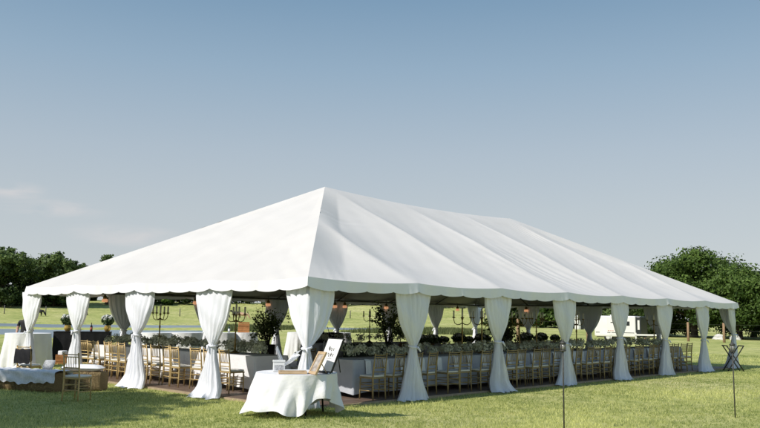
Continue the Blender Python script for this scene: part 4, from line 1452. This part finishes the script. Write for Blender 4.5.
# ------------------------------------------------------------------ hay bale bench with throw
bd = Vector((.42, -.907))
bn = Vector((-.907, -.42))
def bale(label, cx, cy, rz, seed):
    rs = random.Random(seed)
    z = ht(cx, cy)
    r = empty('hay_bale', label, 'hay bale', (cx, cy, z), rz, 'hay bales')
    m = MB()
    rows = []
    L_, W_, H_ = 1.02, .46, .42
    for i in range(31):
        x = -L_ / 2 + L_ * i / 30
        e = 1 - .05 * (abs(2 * i / 30 - 1)) ** 6
        row = []
        for k in range(28):
            t = 2 * PI * k / 28
            cxx, szz = math.cos(t), math.sin(t)
            y = math.copysign(abs(cxx) ** .35, cxx) * W_ / 2
            zz = math.copysign(abs(szz) ** .35, szz) * H_ / 2
            tie = 1 - .05 * math.exp(-((abs(x) - .22) / .03) ** 2)
            j = 1 + rs.uniform(-.035, .035)
            row.append((x + rs.uniform(-.008, .008), y * e * tie * j, H_ / 2 + zz * e * tie * j))
        rows.append(row)
    m.grid(rows, False, True)
    nn = 28
    for base_, rev in ((0, True), (30 * nn, False)):
        m.f.append(tuple(range(base_, base_ + nn))[::-1] if not rev else tuple(range(base_, base_ + nn)))
        m.sm.append(False)
    b = m.build('bale_body', M['hay'], r)
    t = MB()
    for x in (-.22, .22):
        t.tube([(x, W_ / 2 * .97 * math.copysign(abs(math.cos(a)) ** .35, math.cos(a)), H_ / 2 + H_ / 2 * .97 * math.copysign(abs(math.sin(a)) ** .35, math.sin(a))) for a in np.linspace(0, 2 * PI, 29)], .006, 5)
    t.build('twine', M['post'], r)
    # loose straw sticking out
    n = 500
    C = np.stack([rng.uniform(-L_ / 2, L_ / 2, n), rng.choice([-1, 1], n) * W_ / 2 * rng.uniform(.93, 1.02, n), rng.uniform(.02, H_, n)], 1)
    Vv, Ff = leaf_quads(C, .06, None, 0, .05)
    o = np_mesh('loose_straw', Vv, Ff, M['hay'], r)
    o['kind'] = 'stuff'
    return r
ang = math.atan2(bd.y, bd.x)
c0 = Vector((-2.05, 6.95))
bale('hay bale at the left of the bench, cut off by the picture edge', c0.x - bd.x * .62, c0.y - bd.y * .62, ang, 1)
bale('hay bale in the middle of the bench under the lace throw', c0.x + bd.x * .42, c0.y + bd.y * .42, ang, 2)
bale('shaded hay bale at the right end of the bench behind the gold chair', c0.x + bd.x * .98 - bn.x * .62, c0.y + bd.y * .98 - bn.y * .62, ang + .25, 3)
# lace throw draped over the front bales
m = MB()
rows = []
for i in range(45):
    s = -1.15 + 2.15 * i / 44
    row = []
    for j in range(25):
        g = j / 24
        Wd, dr_ = .52, .25 + .022 * math.sin(s * 5 + 1) + .018 * math.sin(s * 12.3) + .015 * math.sin(s * 29)
        if g < .35:
            yy, zz = .26 + .02, .445 - (.35 - g) / .35 * .16
        elif g < .7:
            yy, zz = .26 - (g - .35) / .35 * Wd, .448
        else:
            q = (g - .7) / .3
            yy, zz = -.265 - .03 * q, .445 - dr_ * q
        wv = .012 * math.sin(s * 17 + j * .5) + .012 * math.sin(s * 7 - j)
        p = c0 + bd * s - bn * yy
        row.append((p.x + bn.x * (wv if g >= .7 else 0), p.y + bn.y * (wv if g >= .7 else 0), zz + (abs(wv) if g < .7 else 0) + ht(-2, 7)))
    rows.append(row)
m.grid(rows)
tag(m.build('lace_throw', M['lace']), 'white lace throw draped over the front hay bales', 'throw')
def pillow(label, x, y, z, s, rz, mat, rx=0):
    m = MB()
    rows = []
    for i in range(13):
        a = -1 + 2 * i / 12
        row = []
        for j in range(13):
            b = -1 + 2 * j / 12
            row.append((a, b))
        rows.append(row)
    for sg in (1, -1):
        P = []
        for row in rows:
            P.append([Vector((a * s[0] / 2 * (1 - .07 * b * b), b * s[1] / 2 * (1 - .07 * a * a), sg * s[2] / 2 * max(0, (1 - a ** 4) * (1 - b ** 4)) ** .5)) for a, b in row])
        mt = Matrix.Rotation(rx, 4, 'X')
        m.grid([[mt @ p for p in r_] for r_ in P], flip=(sg < 0))
    return tag(m.build('pillow', mat, None, (x, y, z), rz), label, 'pillow', 'pillows on the hay bench')
zz = ht(-1.5, 6)
pb = c0 + bd * .98 - bn * .62
pillow('long plain white pillow on the right hay bale', pb.x, pb.y, zz + .49, (.95, .40, .15), ang + .25, M['cloth'])
pp = c0 + bd * .42 - bn * .18
pillow('small grey patterned pillow standing behind the lace throw', pp.x, pp.y, zz + .56, (.28, .24, .10), ang, M['greycard'], R(62))

# ------------------------------------------------------------------ torches and tray stand
def torch(label, x, y, topz):
    z = ht(x, y)
    r = empty('garden_torch', label, 'torch', (x, y, z), 0, 'garden torches')
    MB().tube([(0, 0, -.1), (.004, .002, topz * .5), (0, 0, topz - .17)], .0115, 8).build('pole', M['darkpole'], r)
    hd = MB()
    hd.lathe([(.014, 0), (.05, .012), (.052, .022), (.04, .028)], (0, 0, topz - .19), 10)
    hd.lathe([(.05, 0), (.058, .008), (.03, .03), (.012, .045), (.012, .06), (.003, .066)], (0, 0, topz - .065), 10)
    for k in range(4):
        a = k * PI / 2
        hd.tube([(.044 * math.cos(a), .044 * math.sin(a), topz - .168), (.044 * math.cos(a), .044 * math.sin(a), topz - .06)], .005, 5)
    h_ = hd.build('lantern_head', M['darkpole'], r)
    MB().lathe([(.034, 0), (.037, .05), (.034, .1)], (0, 0, topz - .165), 10).build('glass', M['glass'], h_)
    return r
torch('thin garden torch standing in the lawn in front of the third right curtain', 1.45, -4.41, 1.40)
torch('thin garden torch standing in the lawn in front of the far right curtain', 5.47, -5.53, 1.36)
tx, ty = 19.55, -.42
ts = empty('tray_stand', 'black folding tray stand by the far right tent corner', 'tray stand', (tx, ty, ht(tx, ty)), R(-46))
for sy in (-1, 1):
    m = MB()
    m.tube([(-.29, sy * .2, 0), (.29, sy * .2, .88)], .020, 7)
    m.build('leg', M['black'], ts)
    m = MB()
    m.tube([(.29, sy * .165, 0), (-.29, sy * .165, .88)], .020, 7)
    m.build('leg', M['black'], ts)
for sx, zz in ((-1, .88), (1, .88)):
    MB().tube([(sx * .29, -.21, zz), (sx * .29, .21, zz)], .019, 7).build('top_rail', M['black'], ts)
m = MB()
for sy in (-.12, .12):
    m.box((0, sy, .865), (.58, .04, .004))
m.build('straps', M['black'], ts)

# ------------------------------------------------------------------ fences, trailer, shed, stones
def fence(label, pts, mat, hgt, rr, wires=3, lean=None, name='wire_fence', rail=None):
    z0 = ht(*pts[0])
    f = empty(name, label, 'fence', (*pts[0], z0), 0)
    for i, (x, y) in enumerate(pts):
        lx = (lean or {}).get(i, 0)
        m = MB().tube([(0, 0, -.3), (lx * .5, 0, hgt * .5), (lx, 0, hgt)], [rr * 1.1, rr, rr * .9], 8)
        o = m.build('post', mat, f)
        o.location = (x - pts[0][0], y - pts[0][1], ht(x, y) - z0)
    m = MB()
    for k in range(wires):
        zz = hgt * (.3 + .6 * k / max(1, wires - 1))
        m.tube([(x - pts[0][0], y - pts[0][1], ht(x, y) - z0 + zz) for x, y in pts], .006, 4)
    m.build('wire', M['darkpole'], f)
    return f
fence('wire fence with tall brown wooden posts in the right pasture', [(61.0, 4.8), (60.4, 10.0), (59.8, 14.9), (59.3, 17.75), (56.2, 20.2), (50.5, 22.5), (44.0, 25.0)], M['post'], 1.65, .11)
fence('thin wire fence with grey posts across the hillside beyond the pond',
      [at(bearing(px), 176) for px in (-30, 9, 50, 92, 138, 183, 225, 268, 310, 352, 395, 440, 485)], M['greypost'], 1.7, .10, lean={3: -.55})
rl = empty('rail_fence', 'low pale rail fence beside the white trailer', 'fence', (47.9, 17.0, ht(47.9, 17)), R(-62))
for x in (-1.8, 0, 1.8):
    MB().box((x, 0, .32), (.09, .09, .9)).build('post', M['trailer'], rl)
MB().box((0, -.06, .62), (4.0, .04, .12)).build('rail', M['trailer'], rl)
# trailer: long side towards the tent
trx, try_ = 51.2, 19.9
tdir = math.atan2(18.0 - 21.54, 51.79 - 51.2)
trl = empty('cargo_trailer', 'white box trailer with dark end parked beyond the tent', 'trailer', (trx, try_, ht(trx, try_)), tdir)
MB().box((-.18, 0, 1.22), (3.35, 1.9, 1.66), bev=.09).build('body', M['trailer'], trl)
MB().box((1.69, 0, 1.22), (.42, 1.86, 1.62), bev=.08).build('dark_end', M['trailerdark'], trl)
MB().box((1.72, -.935, 1.35), (.16, .012, .75), bev=.004).build('end_window', M['trailer'], trl)
MB().box((-.18, -.9525, .72), (3.1, .006, .05)).build('stripe', M['trailerdark'], trl)
m = MB()
for k in range(7):
    m.box((-1.35 + k * .17, -.9535, .86), (.11, .006, .07))
m.build('side_marking', M['redstripe'], trl)
MB().box((-.35, -.9535, 1.52), (.32, .006, .07)).build('emblem', M['trailerdark'], trl)
for x in (-.75, .15):
    for sy in (-1, 1):
        wv = []
        m = MB()
        m.lathe([(.18, -.1), (.32, -.1), (.33, -.06), (.33, .06), (.32, .1), (.18, .1)], n=20)
        m.v = [(x + v[0], sy * .80 + v[2], .33 + v[1]) for v in m.v]
        wo = m.build('wheel', M['rubber'], trl)
        h_ = MB().lathe([(.05, -.105), (.17, -.103), (.18, -.08), (.18, .08), (.17, .103), (.05, .105)], n=16)
        h_.v = [(x + v[0], sy * .80 + v[2], .33 + v[1]) for v in h_.v]
        h_.build('rim', M['alu'], wo)
MB().box((-.18, 0, .37), (3.2, 1.2, .08)).build('chassis', M['black'], trl)
MB().tube([(1.9, -.5, .4), (2.7, 0, .42), (1.9, .5, .4)], .04, 6).build('tow_bar', M['black'], trl)
MB().box((-1.1, -.953, 1.2), (.62, .008, 1.35), bev=.003).build('side_door', M['shed'], trl)
MB().box((-.6, 0, 2.09), (.4, .4, .1), bev=.03).build('roof_vent', M['alu'], trl)
MB().box((.75, -.9535, 1.45), (.55, .008, .34), bev=.003).build('side_window', M['trailerdark'], trl)
# shed
sx_, sy_ = at(bearing(580), 140)
sh = empty('garden_shed', 'tiny white shed with a dark doorway on the far field', 'shed', (sx_, sy_, ht(sx_, sy_)), R(150))
MB().box((0, 0, 1.0), (1.35, 1.3, 2.0)).build('walls', M['shed'], sh)
m = MB(); m.add([(-.8, -.8, 2.0), (.8, -.8, 2.0), (.8, .8, 2.0), (-.8, .8, 2.0), (-.8, 0, 2.35), (.8, 0, 2.35)], [(0, 1, 5, 4), (2, 3, 4, 5), (0, 4, 3), (1, 2, 5), (3, 2, 1, 0)])
m.build('roof', M['shed'], sh)
MB().box((0, .655, .85), (.6, .02, 1.7)).build('door', M['trailerdark'], sh)
# pale stones at the foot of the right trees
for i, (px, d, s, lab) in enumerate([(717, 88, (.9, .4, .30), 'pale stone heap in front of the right trees, left of the last curtain'), (733, 88, (.55, .35, .28), 'pale stone at the foot of the right trees behind the last curtain')]):
    x, y = at(bearing(px), d)
    m = MB()
    rs = random.Random(60 + i)
    rows = []
    for a in range(9):
        e = PI / 2 * a / 8
        rows.append([(s[0] * math.cos(e) * math.cos(t) * rs.uniform(.85, 1.12), s[1] * math.cos(e) * math.sin(t) * rs.uniform(.85, 1.12), s[2] * 2 * math.sin(e) * rs.uniform(.9, 1.08) - .05) for t in np.linspace(0, 2 * PI, 17)[:-1]])
    m.grid(rows, False, True)
    tag(m.build('field_stone', M['rock'], None, (x, y, ht(x, y)), rs.uniform(0, 3)), lab, 'stone', 'pale stones by the right trees')

# ------------------------------------------------------------------ skinned figures
def skin_obj(name, verts, edges, radii, mat, parent=None, root_i=0, sub=2):
    me = bpy.data.meshes.new(name)
    me.from_pydata(verts, edges, [])
    o = link(bpy.data.objects.new(name, me), parent)
    md = o.modifiers.new('skin', 'SKIN')
    md.use_smooth_shade = True
    for i, r_ in enumerate(radii):
        v = me.skin_vertices[0].data[i]
        v.radius = r_ if isinstance(r_, tuple) else (r_, r_)
        v.use_root = (i == root_i)
    sb = o.modifiers.new('subd', 'SUBSURF')
    sb.levels = sb.render_levels = sub
    me.materials.append(mat)
    return o

def cow(label, x, y, rz, mat, graze=True, s=1.0):
    V_ = [(-.75, 0, 1.12), (-.3, 0, 1.02), (.25, 0, .98), (.70, 0, 1.10),                      # rump, belly, chest, shoulder
          (1.0, 0, 1.02 if graze else 1.30), (1.32, 0, .55 if graze else 1.52), (1.50, 0, .22 if graze else 1.45), (1.60, 0, .08 if graze else 1.32)]
    r_ = [(.24, .30), (.33, .38), (.33, .38), (.25, .32), (.15, .20), (.12, .15), (.11, .13), (.075, .08)]
    E_ = [(i, i + 1) for i in range(7)]
    for sy in (-1, 1):
        b = len(V_)
        V_ += [(-.72, sy * .17, .78), (-.62, sy * .18, .62), (-.82, sy * .18, .40), (-.76, sy * .18, .06)]     # hip, stifle forward, hock back, hoof
        r_ += [(.15, .17), (.10, .11), (.055, .06), (.055, .06)]
        E_ += [(0, b), (b, b + 1), (b + 1, b + 2), (b + 2, b + 3)]
        b = len(V_)
        V_ += [(.62, sy * .16, .76), (.64, sy * .17, .42), (.63, sy * .17, .06)]
        r_ += [(.13, .15), (.06, .065), (.055, .06)]
        E_ += [(3, b), (b, b + 1), (b + 1, b + 2)]
    b = len(V_)
    V_ += [(-1.03, 0, 1.22), (-1.10, 0, .75), (-1.10, 0, .5)]
    r_ += [.035, .02, .035]
    E_ += [(0, b), (b, b + 1), (b + 1, b + 2)]
    hx_, hz_ = (1.34, .60) if graze else (1.36, 1.58)
    for sy in (-1, 1):
        b = len(V_)
        V_ += [(hx_ - .06, sy * .2, hz_ + .04)]
        r_ += [(.03, .05)]
        E_ += [(5, b)]
    o = skin_obj('cow', V_, E_, r_, mat, None, 1, 1)
    o.location = (x, y, ht(x, y)); o.rotation_euler = (0, 0, rz); o.scale = (s, s, s)
    return tag(o, label, 'cow', 'cows on the hillside')
for px, d, rz, mt, gz, lab in ((42.5, 170, R(-46), 'cowblack', True, 'black cow grazing on the hillside behind the left curtains'),
                               (228, 172, R(-70), 'cowblack', True, 'black cow on the hillside, left of the tan one and apart from it'),
                               (239.5, 173, R(120), 'cowblack', False, 'black cow standing close beside the tan cow'),
                               (245.5, 168, R(-44), 'cowtan', True, 'tan cow on the hillside beyond the pond')):
    x, y = at(bearing(px), d)
    cow(lab, x, y, rz, M[mt], gz, 1.0 if px != 228 else .8)

# bartender standing behind the far-left table, mostly behind the curtain
def person(label, x, y, rz):
    z = ht(x, y)
    J = {'pelvis': (0, 0, .96), 'waist': (0, .0, 1.08), 'chest': (0, .01, 1.28), 'neck0': (0, .0, 1.44), 'neck1': (0, .015, 1.52)}
    V_, r_, E_ = [], [], []
    ix = {}
    def add(n, p, r, par=None):
        ix[n] = len(V_); V_.append(p); r_.append(r)
        if par is not None: E_.append((ix[par], ix[n]))
    add('pelvis', J['pelvis'], (.15, .115))
    add('waist', J['waist'], (.135, .10), 'pelvis')
    add('chest', J['chest'], (.165, .12), 'waist')
    add('neck0', J['neck0'], (.075, .07), 'chest')
    add('neck1', J['neck1'], (.052, .055), 'neck0')
    add('head0', (0, .03, 1.58), (.066, .08), 'neck1')
    add('head1', (0, .025, 1.66), (.078, .095), 'head0')
    add('head2', (0, .015, 1.725), (.06, .075), 'head1')
    add('nose', (0, .125, 1.625), (.014, .016), 'head1')
    for s in (-1, 1):
        q = 'l' if s < 0 else 'r'
        add('ear' + q, (s * .085, .02, 1.63), (.012, .022), 'head1')
        add('hip' + q, (s * .10, 0, .88), (.095, .10), 'pelvis')
        add('knee' + q, (s * .11, .02, .49), (.062, .066), 'hip' + q)
        add('ankle' + q, (s * .115, -.01, .09), (.042, .045), 'knee' + q)
        add('toe' + q, (s * .125, .15, .04), (.042, .032), 'ankle' + q)
        add('sho' + q, (s * .185, 0, 1.40), (.062, .062), 'chest')
        add('elb' + q, (s * .235, .0 + .02, 1.12), (.043, .045), 'sho' + q)
        add('wri' + q, (s * .20, .20, .99), (.027, .03), 'elb' + q)
        add('palm' + q, (s * .19, .27, .97), (.036, .018), 'wri' + q)
    o = skin_obj('person', V_, E_, r_, M['person'], None, 0, 2)
    o.location = (x, y, z); o.rotation_euler = (0, 0, rz)
    tag(o, label, 'person')
    hb = MB()
    rows = []
    for i in range(9):
        e = -.35 + (PI / 2 + .35) * i / 8
        rows.append([(.098 * math.cos(e) * math.cos(t), .0 + .115 * math.cos(e) * math.sin(t) - .012, 1.655 + .115 * math.sin(e)) for t in np.linspace(R(150), R(390), 19)])
    hb.grid(rows)
    hb.build('hair', M['hair'], o)
    for s in (-1, 1):
        hv, hr, he = [(s * .19, .27, .97)], [(.034, .018)], []
        for f in range(4):
            b = len(hv)
            fx = s * .19 + (f - 1.5) * .017
            ln = (.07, .08, .075, .058)[f]
            hv += [(fx, .30, .968), (fx, .30 + ln * .55, .955), (fx, .30 + ln * .8, .935)]
            hr += [.009, .008, .0065]
            he += [(0, b), (b, b + 1), (b + 1, b + 2)]
        b = len(hv)
        hv += [(s * .19 - s * .038, .28, .962), (s * .19 - s * .05, .315, .948)]
        hr += [.010, .008]
        he += [(0, b), (b, b + 1)]
        skin_obj('hand', hv, he, hr, M['skin'], o, 0, 1)
    ey = MB()
    for s in (-1, 1):
        ey.lathe([(.004, -.011), (.011, -.004), (.011, .004), (.004, .011)], (s * .034, .108, 1.645), 8)
    ey.build('eyes', M['black'], o)
    MB().tube([(-.025, .112, 1.583), (0, .118, 1.581), (.025, .112, 1.583)], .006, 6).build('mouth', M['redlabel'], o)
    return o
# one body material: skin above the collar and on the bare forearms, black clothing elsewhere
pm = bpy.data.materials.new('figure')
pm.use_nodes = True
n_, l_ = pm.node_tree.nodes, pm.node_tree.links
pb_ = n_['Principled BSDF']
pb_.inputs['Roughness'].default_value = .75
tc_ = n_.new('ShaderNodeTexCoord')
sp_ = n_.new('ShaderNodeSeparateXYZ')
l_.new(tc_.outputs['Object'], sp_.inputs[0])
def mth(op, a, b):
    q = n_.new('ShaderNodeMath'); q.operation = op
    for i, v in enumerate((a, b)):
        if isinstance(v, (int, float)): q.inputs[i].default_value = v
        else: l_.new(v, q.inputs[i])
    return q.outputs[0]
neck_ = mth('GREATER_THAN', sp_.outputs['Z'], 1.47)
ax_ = mth('ABSOLUTE', sp_.outputs['X'], 0)
arm_ = mth('MULTIPLY', mth('GREATER_THAN', ax_, .172), mth('MULTIPLY', mth('GREATER_THAN', sp_.outputs['Z'], .9), mth('LESS_THAN', sp_.outputs['Z'], 1.24)))
fac_ = mth('MAXIMUM', neck_, arm_)
mx_ = n_.new('ShaderNodeMix'); mx_.data_type = 'RGBA'
mx_.inputs['A'].default_value = (.014, .014, .016, 1)
mx_.inputs['B'].default_value = (.50, .31, .23, 1)
l_.new(fac_, mx_.inputs['Factor'])
l_.new(mx_.outputs['Result'], pb_.inputs['Base Color'])
M['person'] = pm
person('person in a black short-sleeved top behind the tall white table, half hidden by curtain', 1.52, 15.75, R(140))
